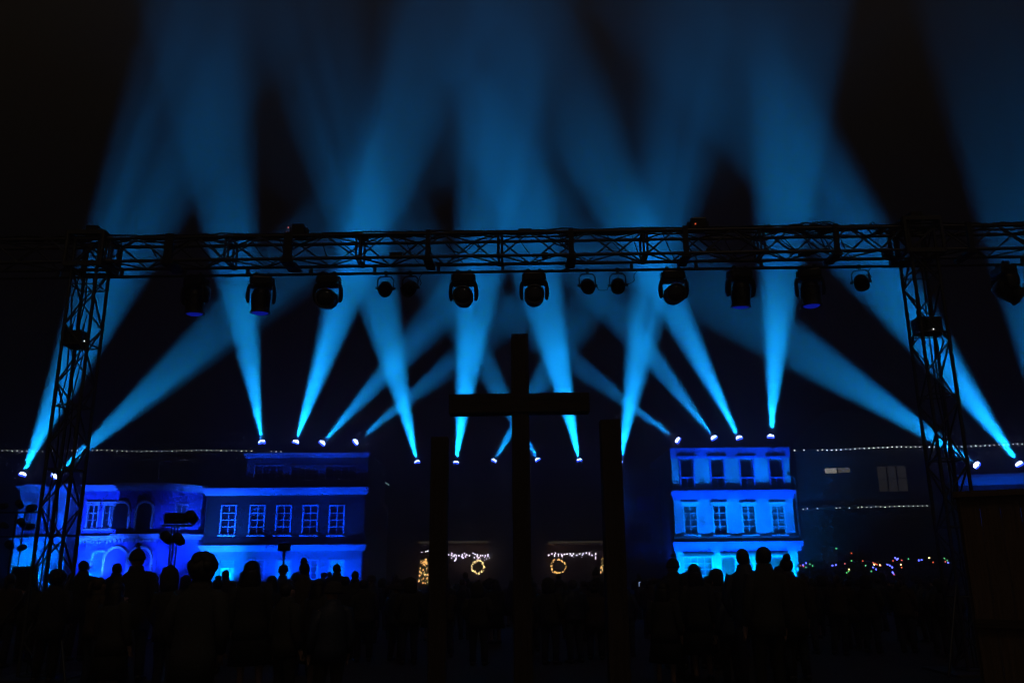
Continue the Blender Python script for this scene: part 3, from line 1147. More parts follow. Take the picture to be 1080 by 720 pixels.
js = [toff(x) for x in xs_joint]
for a_, b_ in zip(js, js[1:]):
    m = MB()
    truss_run(m, A + ax * (a_ + .015), ax, b_ - a_ - .03, back, dn, TS, .52)
    frame(m, A, ax, a_ + .03, back, dn, TS)
    frame(m, A, ax, b_ - .03, back, dn, TS)
    m.build('beam_section', 'alu', T)
for j in js[1:-1]:
    for e in (Vector(), back * TS, dn * TS, back * TS + dn * TS):
        m = MB()
        c = A + ax * j + e
        m.tube(c - ax * .09, c, .026, 8, .045).tube(c, c + ax * .09, .045, 8, .026)
        m.build('coupler', 'alu', T)
# extra uprights, clamps and small boxes on the beam
for px in (180, 305, 452, 602, 722, 880, 1020):
    o_ = toff(px)
    m = MB()
    p = A + ax * o_
    wv = random.choice((.05, .08, .11))
    m.box(p + back * -.03 + dn * TS * .5, (wv + .03, .06, TS + .1), ax.to_track_quat('X', 'Z').to_matrix())
    m.box(p + back * (TS * .5) + dn * (TS + .05), (wv + .1, TS + .1, .05), ax.to_track_quat('X', 'Z').to_matrix())
    m.build('bracket', 'black', T)
# lighting pipe under the back chord
PZ = .13
pipeA = A + back * (TS + .02) + dn * (TS + PZ)
MB().tube(pipeA, pipeA + ax * LT, .024, 8).build('lighting_pipe', 'black', T)
for k in range(17):
    m = MB()
    p = pipeA + ax * (.4 + k * (LT - .8) / 16)
    m.box(p + Vector((0, 0, PZ / 2)), (.05, .06, PZ + .04))
    m.build('pipe_clamp', 'alu', T)
# cables laid along the top and looping between fixtures
for n_, (o0, r_, amp) in enumerate(((.10, .018, .03), (.18, .022, .04), (.02, .014, .035), (.3, .016, .05))):
    pts = []
    k = 0.
    while k < LT - .6:
        p = A + ax * (k + .3) + back * (o0 + random.gauss(0, .015)) + Vector((0, 0, .035 + abs(random.gauss(0, amp * .6))))
        pts.append(p)
        k += random.uniform(.12, .4)
    MB().path(pts, r_, 5).build('cable', 'rubber', T)
for px in [150, 215, 262, 292, 335, 355, 425, 470, 500, 545, 590, 640, 665, 700, 745, 765, 800, 830, 862, 885, 918]:
    s0 = toff(px)
    p = A + ax * s0 + back * random.uniform(0, TS)
    q = A + ax * (s0 + random.uniform(.2, .6)) + back * random.uniform(0, TS) + dn * (TS + PZ * random.uniform(0, 1))
    mid_ = (p + q) / 2 + dn * random.uniform(.02, .22)
    pts = [p.lerp(mid_, t_) .lerp(mid_.lerp(q, t_), t_) for t_ in [i / 7 for i in range(8)]]
    MB().path(pts, .009, 5).build('cable', 'rubber', T)
for k in range(26):
    s0 = random.uniform(2.2, LT - 1.2)
    p = A + ax * s0 + back * random.choice((0, TS)) + Vector((0, 0, .03))
    q = A + ax * (s0 + random.uniform(.25, .9)) + back * random.choice((0, TS)) + Vector((0, 0, .03)) + (dn * TS if random.random() < .35 else Vector())
    up_ = random.uniform(-.3, .16)
    pts = [p.lerp(q, i / 9) + Vector((0, 0, 4 * up_ * (i / 9) * (1 - i / 9))) for i in range(10)]
    MB().path(pts, random.choice((.009, .012, .016)), 5).build('cable', 'rubber', T)
for k in range(12):
    s0 = random.uniform(2.2, LT - 1.2)
    p = A + ax * s0 + back * random.uniform(0, TS) + (Vector((0, 0, .03)) if k % 2 else dn * (TS - .04))
    MB().box(p, (random.uniform(.1, .3), .1, random.uniform(.05, .1)), ax.to_track_quat('X', 'Z').to_matrix(), .012).build('junction_box', 'black', T)
# heap of coiled cable on the top right
m = MB()
c0 = A + ax * toff(860) + back * .2 + Vector((0, 0, .04))
for k in range(9):
    rr = random.uniform(.12, .25)
    tz = random.uniform(0, .08)
    ox = random.uniform(-.3, .3)
    pts = [c0 + ax * (ox + rr * 1.3 * math.cos(a_)) + back * rr * .6 * math.sin(a_) + Vector((0, 0, tz + .03 * math.sin(3 * a_))) for a_ in [2 * PI * i / 14 for i in range(15)]]
    m.path(pts, .012, 5)
m.build('cable_coil', 'rubber', T)
# towers
TW = .42
X3 = Vector((1, 0, 0))
Y3 = Vector((0, 1, 0))
Z3 = Vector((0, 0, 1))
pl = U(61, 400, 13.36)
pr = U(1006, 400, 13.1)
for nm, x0, y0 in (('l', pl.x, 13.34), ('r', pr.x - TW, 13.06)):
    zt = A.z - TS * .2
    m = MB()
    a = Vector((x0, y0, .06))
    truss_run(m, a, Z3, zt, X3, Y3, TW, .5, .028, .016)
    k = .06
    while k < zt:
        frame(m, Vector((x0, y0, 0)), Z3, k, X3, Y3, TW, .014)
        k += 1.02
    m.build('tower', 'alu', T)
    MB().box((x0 + TW / 2, y0 + TW / 2, .02), (1.1, 1.1, .04), None, .008).build('base_plate', 'alu', T)
    # sleeve block at the corner: plates and rollers round the tower
    m = MB()
    zc = A.z - TS / 2
    for sx in (-.09, TW + .09):
        for sy in (-.09, TW + .09):
            m.tube((x0 + sx, y0 + sy, zc - .32), (x0 + sx, y0 + sy, zc + .3), .035, 8)
    for dz in (-.29, .27):
        for sy in (-.09, TW + .09):
            m.box((x0 + TW / 2, y0 + sy, zc + dz), (TW + .22, .06, .07))
        for sx in (-.09, TW + .09):
            m.box((x0 + sx, y0 + TW / 2, zc + dz), (.06, TW + .14, .06))
    m.build('sleeve_block', 'alu', T)
    m = MB()
    m.box((x0 + TW / 2, y0 + TW / 2, A.z + .18), (.2, .3, .16), None, .01).tube((x0 + .05, y0 + .1, A.z + .12), (x0 + TW - .05, y0 + .3, A.z + .12), .03)
    m.build('head_block', 'black', T)
    # feed cables running up the tower
    for q in range(3):
        pts = [Vector((x0 + .12 + .09 * q + random.gauss(0, .02), y0 + .03 + .1 * q + random.gauss(0, .02), z)) for z in [.1 + i * .45 for i in range(int(zt / .45))]]
        MB().path(pts, .012, 5).build('cable', 'rubber', T)
    # lower struts of the base
    for sx, sy in ((-1, -1), (1, -1)):
        MB().tube((x0 + TW / 2 + sx * .21, y0, 1.3), (x0 + TW / 2 + sx * .8, y0 - .6, .05), .022, 8).build('outrigger', 'black', T)

# boxes clamped into the towers
def tower_box(x0, x1, y0, y1, Y, label, led):
    a, b = U(x0, y1, Y), U(x1, y0, Y)
    t = thing('control_box', label, 'control box', ((a.x + b.x) / 2, Y, a.z))
    wd, ht = b.x - a.x, b.z - a.z
    MB().box((0, 0, ht / 2), (wd, .26, ht), None, .015).build('case', 'black', t)
    m = MB()
    for s in (-.3, .3):
        m.tube((wd * s, 0, ht), (wd * s, .02, ht + .14), .018).tube((wd * s, .02, ht + .14), (wd * s + .03, .02, ht + .3), .008)
    m.build('clamp', 'black', t)
    l = Vector(led) - t.location
    MB().ball((U(*led_px(led), Y - .15) - t.location) if False else l, .011, 8).build('indicator_lamp', EM['ledw'], t)
    MB().path([Vector((wd * .4, -.05, 0)), Vector((wd * .55, -.05, -.12)), Vector((wd * .4, 0, -.3)), Vector((wd * .2, 0, -.8))], .01, 5).build('cable', 'rubber', t)


tower_box(69, 91, 350, 366, 13.5, 'small black control box with white indicator in the left truss tower', U(89, 359.5, 13.36))
tower_box(966, 989, 336, 353, 13.25, 'small black control box with white indicator in the right truss tower', U(984.5, 347, 13.1))

# ------------------------------------------------------------------ hung fixtures
def hang(px):
    """point on the lighting pipe at photo column px"""
    return pipeA + ax * toff_pipe(px)


def toff_pipe(px):
    lo, hi = 0, LT
    for _ in range(40):
        mid_ = (lo + hi) / 2
        c = RC.transposed() @ (pipeA + ax * mid_ - Vector((0, 0, CAMZ)))
        if 540 + F * c.x / -c.z < px:
            lo = mid_
        else:
            hi = mid_
    return lo


MH = thing('moving_head', 'x', 'stage light')
m = MB()
for s in (-.1, .1):
    m.box((s, 0, -.02), (.05, .07, .09), None, .01).tube((s, -.05, 0), (s, .05, 0), .036, 10)
m.build('clamp', 'black', MH)
m = MB()
m.box((0, 0, -.13), (.36, .27, .15), None, .03)
m.box((-.19, 0, -.115), (.03, .18, .09), None, .012).box((.19, 0, -.115), (.03, .18, .09), None, .012)
m.build('base', 'blackplastic', MH)
m = MB()
m.box((0, 0, -.218), (.40, .2, .035), None, .012)
for s in (-1, 1):
    m.loft([(s * .2, 0, -.21), (s * .215, 0, -.28), (s * .22, 0, -.38), (s * .215, 0, -.45), (s * .205, 0, -.50)], [(.03, .11), (.033, .115), (.035, .11), (.033, .095), (.024, .06)], 12)
m.build('yoke', 'blackplastic', MH, True)
HEAD = MB().lathe([(.07, -.2), (.125, -.185), (.15, -.11), (.158, 0), (.158, .1), (.15, .17), (.162, .19), (.162, .215), (.14, .22)], None, 24)
for k in range(5):
    HEAD.lathe([(.152, -.1 + .035 * k), (.164, -.095 + .035 * k), (.164, -.085 + .035 * k), (.152, -.08 + .035 * k)], None, 24)
HEAD = HEAD.build('head', 'blackplastic', MH, True)
HEAD.location = (0, 0, -.455)
LENS = MB().lathe([(.138, .216), (.12, .235), (.08, .25), (.02, .255)], None, 20).build('lens', 'lens', HEAD, True)
MB().lathe([(.162, .2), (.172, .21), (.172, .225), (.14, .226), (.14, .2)], None, 24).build('lens_ring', 'alu', HEAD, True)

heads = [
    (208, -18, -5, 'dark moving head hung nearest the left truss tower, lens rim blue'),
    (277, 12, -3, 'moving head pointing straight down with blue lens edge, over the left beam'),
    (347, 0, 78, 'moving head above the steep beam, left of the two small lamps'),
    (489, 0, 82, 'moving head left of the cross top, in front of a bright beam'),
    (563, 0, 84, 'moving head just right of the cross top'),
    (709, 0, 80, 'moving head right of the pair of small lamps, facing forward'),
    (779, 8, -9, 'dark moving head left of the beam shining straight up'),
    (852, -16, -2, 'moving head right of the straight-up beam, lens rim edged blue'),
    (1057, 90, 60, 'moving head on the beam beyond the right truss tower, side on'),
]
hung = []
for i, (px, yaw, tilt, lb) in enumerate(heads):
    p = hang(px)
    if i == 0:
        r = MH
        r.location = p
        r.rotation_euler = (0, 0, math.radians(yaw))
        r['label'] = lb
        r['group'] = 'moving heads hung under the truss'
    else:
        r = dup(MH, p, math.radians(yaw), lb, 'moving heads hung under the truss')
    hd = [c for c in kids(r) if c.name.startswith('head')][0]
    # lens turned down and towards the square in front
    hd.rotation_euler = (math.radians(180 - tilt), 0, 0)
    hung.append((px, hd))
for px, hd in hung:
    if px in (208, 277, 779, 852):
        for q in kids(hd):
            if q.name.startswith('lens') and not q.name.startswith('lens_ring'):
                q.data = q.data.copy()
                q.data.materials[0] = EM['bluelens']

PAR = thing('par_lamp', 'x', 'stage light')
MB().box((0, 0, -.02), (.05, .06, .09), None, .01).tube((0, -.04, 0), (0, .04, 0), .034, 10).build('clamp', 'black', PAR)
m = MB()
pts = [(-.135, 0, -.27), (-.135, 0, -.12), (-.09, 0, -.065), (0, 0, -.06), (.09, 0, -.065), (.135, 0, -.12), (.135, 0, -.27)]
for a_, b_ in zip(pts, pts[1:]):
    m.tube(a_, b_, .013, 6)
m.tube((-.17, 0, -.27), (-.115, 0, -.27), .024, 8).tube((.115, 0, -.27), (.17, 0, -.27), .024, 8)
m.build('bracket', 'black', PAR)
CAN = MB().lathe([(.05, -.17), (.09, -.15), (.115, -.06), (.12, .08), (.12, .17), (.105, .17), (.10, .1)], None, 20).build('can', 'black', PAR, True)
CAN.location = (0, 0, -.27)
MB().lathe([(.1, .09), (.09, .115), (.02, .12)], None, 20).build('lens', 'lens', CAN, True)
pars = [
    (407, 6, 120, 'small par lamp left of a close pair, over the left-leaning beam'),
    (433, -8, 122, 'small par lamp right of a close pair, over the left-leaning beam'),
    (619, 0, 120, 'small par lamp left of the pair right of the cross, cable to its twin'),
    (651, -8, 122, 'small par lamp right of the pair right of the cross'),
    (906, -18, 125, 'lone small par lamp just left of the right truss tower'),
]
for i, (px, yaw, tilt, lb) in enumerate(pars):
    p = hang(px)
    if i == 0:
        r = PAR
        r.location = p
        r.rotation_euler = (0, 0, math.radians(yaw))
        r['label'] = lb
        r['group'] = 'small lamps hung under the truss'
    else:
        r = dup(PAR, p, math.radians(yaw), lb, 'small lamps hung under the truss')
    cn = [c for c in kids(r) if c.name.startswith('can')][0]
    cn.rotation_euler = (math.radians(tilt), 0, 0)
for a_, b_, lb in ((619, 651, 'thin cable sagging between the small lamps right of the cross'), (651, 672, 'loose cable end curling up from the right small lamp'), (433, 445, 'loose cable beside the small lamps left of the cross'), (906, 918, 'curled cable beside the lone small lamp')):
    p, q = hang(a_) + Vector((.1, 0, -.27)), hang(b_) + Vector((-.1 if b_ == 651 else 0, 0, -.27 if b_ == 651 else -.02))
    pts = [p.lerp(q, i / 9) + Vector((.03 * math.sin(i * 1.4), 0, -.09 * math.sin(PI * i / 9))) for i in range(10)]
    o = MB().path(pts, .009, 5).build('power_cable', 'rubber')
    tag(o, lb, 'cable')
# devices sitting on top of the beam
for px, wd, lb, led in ((313, .22, 'small black effect box with red light on the truss, left half', ((302.5, 245), (304, 240))), (738, .27, 'small black effect box with red light on the truss, right of middle', ((733.5, 236),))):
    p = A + ax * toff(px) + back * .15 + Vector((0, 0, .03))
    t = thing('effect_box', lb, 'stage light', p)
    MB().box((0, 0, .11), (wd, .24, .2), None, .02).build('case', 'blackplastic', t)
    m = MB()
    m.box((-wd / 2 - .03, 0, .1), (.03, .12, .12), None, .008).box((wd / 2 + .03, 0, .1), (.03, .12, .12), None, .008).tube((-wd / 2 - .05, 0, .1), (wd / 2 + .05, 0, .1), .02)
    m.build('bracket', 'black', t)
    for l in led:
        MB().ball(U(l[0], l[1], p.y - .14) - p, .013, 8).build('indicator_lamp', EM['ledr'], t)

# ------------------------------------------------------------------ crosses
def post(px0, px1, pyt, Y, label, name, cat):
    a, b = U(px0, pyt + 20, Y), U(px1, pyt + 20, Y)
    zt = U((px0 + px1) / 2, pyt, Y).z
    wd = b.x - a.x
    t = thing(name, label, cat, ((a.x + b.x) / 2, Y, 0))
    MB().span(-wd / 2, wd / 2, -wd / 2, wd / 2, 0, zt, .012).build('post', 'timber', t)
    MB().box((0, 0, .06), (wd + .5, wd + .5, .12), None, .01).build('foot', 'timber', t)
    return t, wd, zt


t, wd, zt = post(539.2, 557.2, 354, 10.5, 'tall dark timber cross standing in the middle of the square', 'cross', 'cross')
za, zb = U(550, 436.5, 10.5).z, U(550, 416.5, 10.5).z
xa, xb = U(476, 427, 10.5).x, U(623, 424, 10.5).x
o = MB().span(xa - t.location.x, xb - t.location.x, -wd / 2 - .02, wd / 2 + .02, za, zb, .012).build('crossarm', 'timber_h', t)
o.rotation_euler = (0, math.radians(-.4), 0)
tl, wd, zt = post(455, 473, 461.5, 10.2, 'plain dark timber post left of the cross, shorter', 'timber_post', 'post')
tr, wd, zt = post(633, 654, 443.5, 9.2, 'plain dark timber post right of the cross, a little taller', 'timber_post', 'post')

# ------------------------------------------------------------------ booth at the right edge
a = U(1016, 560, 9)
zt = U(1040, 518, 9).z
t = thing('booth', 'dark brown plank-sided booth at the right edge before the truss tower', 'booth', (a.x, 9, 0), math.radians(-30))
m = MB()
x = 0.
while x < 2.6:
    m.span(x, x + .178, 0, .03, .08, zt - .06)
    x += .182
m.build('front_boards', 'plank', t)
m = MB()
y = .03
while y < 2.4:
    m.span(-.028, .0, y, y + .178, .08, zt - .06)
    y += .182
m.build('side_boards', 'plank', t)
MB().span(-.05, 2.7, -.05, 2.5, zt - .06, zt).build('roof', 'plank', t)
MB().span(0, 2.62, .03, 2.4, 0, .08).build('plinth', 'timber', t)
MB().span(.0, 2.6, -.05, -.002, .95, 1.03).build('rail', 'timber_h', t)

# ------------------------------------------------------------------ stands
def stand(px, pyt, Y, label, kind):
    c = U(px, 600, Y)
    H = U(px, pyt, Y).z
    t = thing('lighting_stand', label, 'light stand', (c.x, Y, 0))
    MB().tube((0, 0, .3), (0, 0, 1.3), .028).tube((0, 0, 1.3), (0, 0, H - .25), .02).build('pole', 'black', t)
    m = MB()
    for k in range(3):
        a_ = 2 * PI * k / 3 + .4
        m.tube((0, 0, .75), (.55 * math.cos(a_), .55 * math.sin(a_), .02), .016).tube((0, 0, .35), (.3 * math.cos(a_), .3 * math.sin(a_), .36), .01)
    m.build('tripod', 'black', t)
    return t, H


t, H = stand(180, 541, 20, 'tripod stand with cluster of dark lamps before the pavilion bay', 'cluster')
m = MB().tube((-.3, 0, H - .28), (.42, 0, H - .28), .022)
m.tube((-.06, 0, .4), (-.06, 0, H - .3), .018).tube((.08, 0, .4), (.08, 0, H - .3), .018)
m.build('crossbar', 'black', t)
MB().box((.03, 0, H - .12), (.46, .3, .24), None, .02).build('lamp_box', 'black', t)
for x, z, r, nm in ((-.15, H - .56, .115, 'lamp_head'), (.13, H - .6, .11, 'lamp_head'), (.38, H - .1, .12, 'lamp_head')):
    ry = Matrix.Translation((x, 0, z)) @ Matrix.Rotation(math.radians(70), 4, 'X')
    MB().lathe([(r * .5, -.2), (r * .9, -.15), (r, 0), (r, .16), (r * .85, .17)], ry, 16).build(nm, 'black', t, True)
t, H = stand(9, 531, 20, 'tripod stand crowded with small lamps at the left edge', 'multi')
MB().tube((-.45, 0, H - .2), (.5, 0, H - .2), .022).tube((-.4, 0, H - .75), (.35, 0, H - .75), .02).tube((.2, 0, H - 1.5), (.2, 0, H - .2), .015).build('crossbar', 'black', t)
for x, z, r in ((-.3, H - .05, .1), (.05, H - .02, .11), (.36, H - .1, .13), (-.22, H - .5, .1), (.16, H - .45, .12), (.38, H - .52, .1), (-.05, H - .95, .12), (.25, H - 1., .1)):
    ry = Matrix.Translation((x, 0, z)) @ Matrix.Rotation(math.radians(random.choice((60, 80, 100))), 4, 'X')
    MB().lathe([(r * .35, -.1), (r * .6, -.08), (r * .68, 0), (r * .7, .1), (r * .6, .11)], ry, 14).build('lamp_head', 'black', t, True)
t, H = stand(298.5, 572, 20, 'thin pole with a small dark box on top before the long house', 'box')
MB().box((0, 0, H - .1), (.25, .2, .17), None, .015).build('camera_box', 'black', t)
MB().tube((0, 0, H - .3), (0, 0, H - .15), .03).build('mount', 'black', t)
# dark loudspeaker stack beside the left tower foot
c = U(27, 600, 17)
t = thing('loudspeaker', 'dark loudspeaker on a stand among the crowd at the left edge', 'speaker', (c.x, 17, 0))
zt = U(27, 597, 17).z
MB().box((0, 0, zt - .26), (.36, .34, .52), None, .03).build('cabinet', 'black', t)
MB().tube((0, 0, .1), (0, 0, zt - .5), .02).build('pole', 'black', t)
MB().box((0, -.172, zt - .26), (.31, .01, .46)).build('grille', 'rubber', t)
m = MB()
for k in range(3):
    a_ = 2 * PI * k / 3
    m.tube((0, 0, .7), (.5 * math.cos(a_), .5 * math.sin(a_), .02), .015)
m.build('tripod', 'black', t)

# ------------------------------------------------------------------ people
def skin_mesh(verts, edges, rad, sub=1):
    me = bpy.data.meshes.new('body')
    me.from_pydata(verts, edges, [])
    o = bpy.data.objects.new('body', me)
    C.objects.link(o)
    md = o.modifiers.new('s', 'SKIN')
    md.use_smooth_shade = True
    for i, r in enumerate(rad):
        me.skin_vertices[0].data[i].radius = r if isinstance(r, tuple) else (r, r)
    me.skin_vertices[0].data[0].use_root = True
    ms = o.modifiers.new('u', 'SUBSURF')
    ms.levels = ms.render_levels = sub
    dg = bpy.context.evaluated_depsgraph_get()
    out = bpy.data.meshes.new_from_object(o.evaluated_get(dg))
    bpy.data.objects.remove(o)
    return out


def person(label, hair='short', coat='coat_d', legs='trous', skirt=False, hat=None, arms='down', haircol='hair_d', group=None, coat_len=.72, turn=0.):
    """a standing adult 1.72 m tall, facing away from the camera (+Y)"""
    t = thing('person', label, 'person', group=group)
    V, E, Rr = [], [], []

    def v(p, r, par=None):
        V.append(p)
        Rr.append(r)
        if par is not None:
            E.append((par, len(V) - 1))
        return len(V) - 1
    pel = v((0, 0, .95), .115)
    bel = v((0, .01, 1.10), .105, pel)
    che = v((0, 0, 1.28), .12, bel)
    nb = v((0, -.015, 1.43), .075, che)
    ne = v((0, -.005, 1.505), .052, nb)
    jx = math.sin(turn)
    jy = math.cos(turn)
    jaw = v((.025 * jx, .025 * jy, 1.565), .068, ne)
    hm_ = v((0, 0, 1.64), .088, jaw)
    v((0, -.01, 1.695), .06, hm_)
    v((.108 * jx, .108 * jy, 1.625), .012, hm_)
    for s in (-1, 1):
        v((s * .092 * jy, -s * .092 * jx, 1.63), .014, hm_)
    AR = []
    for s in (-1, 1):
        sh = (s * .175, -.01, 1.405)
        if arms == 'phone':
            el, wr = (s * .23, .06, 1.14), (s * .10, .30, 1.32)
        elif arms == 'up' and s == 1:
            el, wr = (s * .27, .10, 1.52), (s * .24, .22, 1.78)
        elif arms == 'pocket':
            el, wr = (s * .27, -.05, 1.13), (s * .2, .08, .95)
        else:
            el, wr = (s * .235, -.03, 1.12), (s * .235, .05, .88)
        AR.append((sh, el, wr))
        a_ = v(sh, .058, che)
        b_ = v(el, .042, a_)
        c_ = v(wr, .030, b_)
        d = (Vector(wr) - Vector(el)).normalized()
        pm = Vector(wr) + d * .075
        p_ = v(tuple(pm), (.036, .02), c_)
        side = d.cross(Vector((0, 0, 1)) if abs(d.z) < .8 else Vector((1, 0, 0))).normalized()
        for k, (o_, l_) in enumerate(((-.03, .065), (-.01, .08), (.011, .075), (.031, .06))):
            q = pm + side * o_ + d * .03
            q1 = v(tuple(q + d * l_ * .5), .0095, p_)
            v(tuple(q + d * l_ + Vector((0, .015, 0))), .008, q1)
        th = v(tuple(Vector(wr) + d * .05 + side * .045 * s + Vector((0, .02, 0))), .011, c_)
        v(tuple(Vector(wr) + d * .09 + side * .05 * s + Vector((0, .03, 0))), .009, th)
    LG = []
    for s in (-1, 1):
        h = v((s * .09, 0, .9), .085, pel)
        k = v((s * .105, .015, .5), .055, h)
        an = v((s * .11, -.02, .09), .036, k)
        v((s * .125, .14, .035), .032, an)
        LG.append([V[h], V[k], V[an]])
    body = bpy.data.objects.new('body', skin_mesh(V, E, Rr, 1))
    body.data.materials.clear()
    body.data.materials.append(M['skin'])
    C.objects.link(body)
    body.parent = t
    # coat: a lofted shell with sleeves
    m = MB()
    hem = 1.5 - coat_len
    fl = 1.12 if skirt else 1.0
    m.loft([(0, -.01, hem), (0, -.005, .95), (0, 0, 1.08), (0, 0, 1.25), (0, -.01, 1.37), (0, -.012, 1.44), (0, -.01, 1.485), (0, 0, 1.55)],
           [(.205 * fl, .155 * fl), (.2, .15), (.185, .14), (.205, .15), (.205, .14), (.165, .115), (.105, .095), (.086, .088)], 18)
    for sh, el, wr in AR:
        s = 1 if sh[0] > 0 else -1
        d = Vector(wr) - Vector(el)
        pts = [Vector(sh) + Vector((-s * .06, 0, .01)), Vector(sh), Vector(sh).lerp(Vector(el), .5), Vector(el), Vector(el) + d * .5, Vector(wr)]
        m.loft(pts, [(.07, .08), (.08, .085), (.068, .072), (.06, .062), (.053, .055), (.047, .048)], 12)
    m.build('coat', coat, t, True)
    if skirt:
        m = MB().loft([(0, 0, .42), (0, 0, .7), (0, 0, .98)], [(.27, .21), (.23, .18), (.17, .13)], 18)
        m.build('skirt', legs, t, True)
    else:
        m = MB().loft([(0, 0, .80), (0, 0, .9), (0, 0, 1.0)], [(.17, .12), (.18, .135), (.165, .125)], 16)
        for h, k, an in LG:
            m.loft([Vector(h) + Vector((0, 0, .04)), Vector(h).lerp(Vector(k), .5), Vector(k), Vector(k).lerp(Vector(an), .5), Vector(an) + Vector((0, 0, .0))], [(.1, .11), (.088, .095), (.07, .072), (.062, .066), (.058, .062)], 12)
        m.build('trousers', legs, t, True)
    for h, k, an in LG:
        MB().loft([(an[0], -.085, .05), (an[0], -.05, .058), (an[0], .03, .06), (an[0] * 1.08, .12, .045), (an[0] * 1.1, .175, .034)], [(.035, .045), (.045, .056), (.048, .055), (.05, .04), (.03, .026)], 12).build('shoe', 'shoe', t, True)
    # hair / hat; the crown leaves the face clear on the +Y side
    m = MB()
    if hair == 'short':
        m.ball((-.012 * jx, -.018 * jy, 1.65), .1, 16, (.86, 1.02, 1.06))
    elif hair == 'long':
        m.ball((0, -.018, 1.65), .105, 16, (.95, 1, 1.06))
        m.loft([(0, -.07, 1.26), (0, -.085, 1.36), (0, -.07, 1.48), (0, -.05, 1.58), (0, -.03, 1.66)], [(.12, .03), (.135, .045), (.125, .065), (.112, .085), (.09, .08)], 14)
    elif hair == 'bushy':
        for k in range(26):
            a_ = random.uniform(0, 2 * PI)
            e_ = random.uniform(-.5, 1.3)
            m.ball((.085 * math.cos(a_) * math.cos(e_), -.035 + .08 * math.sin(a_) * math.cos(e_), 1.655 + .095 * math.sin(e_)), random.uniform(.05, .07), 8)
        m.ball((0, -.03, 1.65), .12, 14)
    elif hair == 'bun':
        m.ball((0, -.015, 1.65), .1, 16, (.88, 1.02, 1.06))
        m.ball((0, -.07, 1.765), .055, 10)
    elif hair == 'pony':
        m.ball((0, -.015, 1.65), .1, 16, (.88, 1.02, 1.06))
        m.loft([(0, -.1, 1.69), (0, -.15, 1.66), (.01, -.165, 1.56), (.015, -.14, 1.45)], [(.03, .03), (.035, .035), (.032, .03), (.01, .01)], 8)
    if hair != 'none':
        m.build('hair', haircol, t, True)
    if hat == 'beanie':
        MB().lathe([(.112, 1.63), (.118, 1.66), (.114, 1.665), (.108, 1.71), (.085, 1.765), (.04, 1.79), (.01, 1.795)], None, 18).build('hat', 'knit', t, True)
    elif hat == 'pompom':
        o = MB().lathe([(.104, 1.63), (.11, 1.665), (.103, 1.67), (.096, 1.71), (.078, 1.75), (.045, 1.785), (.01, 1.80)], None, 18)
        for k in range(40):
            d = Vector((random.gauss(0, 1), random.gauss(0, 1), random.gauss(0, 1))).normalized()
            o.tube(Vector((0, 0, 1.83)), Vector((0, 0, 1.83)) + d * .05, .006, 4, .002)
        o.build('hat', 'knit', t, True)
    elif hat == 'hood':
        MB().loft([(0, -.02, 1.46), (0, -.03, 1.55), (0, -.035, 1.66), (0, -.03, 1.75), (0, -.02, 1.80)], [(.12, .1), (.125, .12), (.128, .13), (.1, .1), (.03, .03)], 16).build('hood', coat, t, True)
    if coat in ('coat_g', 'coat_b') or hat == 'pompom':
        MB().loft([(0, -.01, 1.45), (0, -.01, 1.49), (0, -.005, 1.535)], [(.1, .1), (.105, .105), (.085, .085)], 14).build('scarf', 'knit', t, True)
    return t


proto = {
    'man': person('x', 'short', 'coat_d', 'trous', arms='down'),
    'jacket': person('x', 'short', 'coat_n', 'jeans', arms='pocket', coat_len=.62, turn=.5, haircol='hair_b'),
    'long': person('x', 'long', 'coat_d', 'trous', skirt=True, coat_len=.75),
    'phone': person('x', 'pony', 'coat_b', 'jeans', arms='phone', coat_len=.66, haircol='hair_b'),
    'hat': person('x', 'none', 'coat_d', 'jeans', hat='pompom', arms='pocket', coat_len=.8),
    'beanie': person('x', 'none', 'coat_n', 'trous', hat='beanie', arms='down', turn=-.6),
    'bushy': person('x', 'bushy', 'coat_g', 'trous', arms='pocket', coat_len=.8),
    'hood': person('x', 'none', 'coat_d', 'jeans', hat='hood', arms='pocket', coat_len=.7),
    'bun': person('x', 'bun', 'coat_b', 'jeans', arms='down', coat_len=.85),
}
HT = {'man': 1.76, 'jacket': 1.76, 'long': 1.765, 'phone': 1.76, 'hat': 1.875, 'beanie': 1.795, 'bushy': 1.80, 'hood': 1.80, 'bun': 1.82}
used = set()


def place(kind, px, py, Y, rz, label, group=None):
    """head top at the photo's (px, py), feet on the ground"""
    p = U(px, py, Y)
    sc = p.z / HT[kind]
    if kind in used:
        r = dup(proto[kind], (p.x, Y, 0), math.radians(rz), label, group)
        if not group and 'group' in r:
            del r['group']
    else:
        used.add(kind)
        r = proto[kind]
        r.location = (p.x, Y, 0)
        r.rotation_euler = (0, 0, math.radians(rz))
        r['label'] = label
        if group:
            r['group'] = group
    w_ = 1 + (sc - 1) * .6
    w_ *= random.uniform(.94, 1.1)
    r.scale = (w_, w_, sc)
    r.rotation_euler[0] = math.radians(random.uniform(-3, 2))
    r.rotation_euler[1] = math.radians(random.uniform(-2.5, 2.5))
    return r


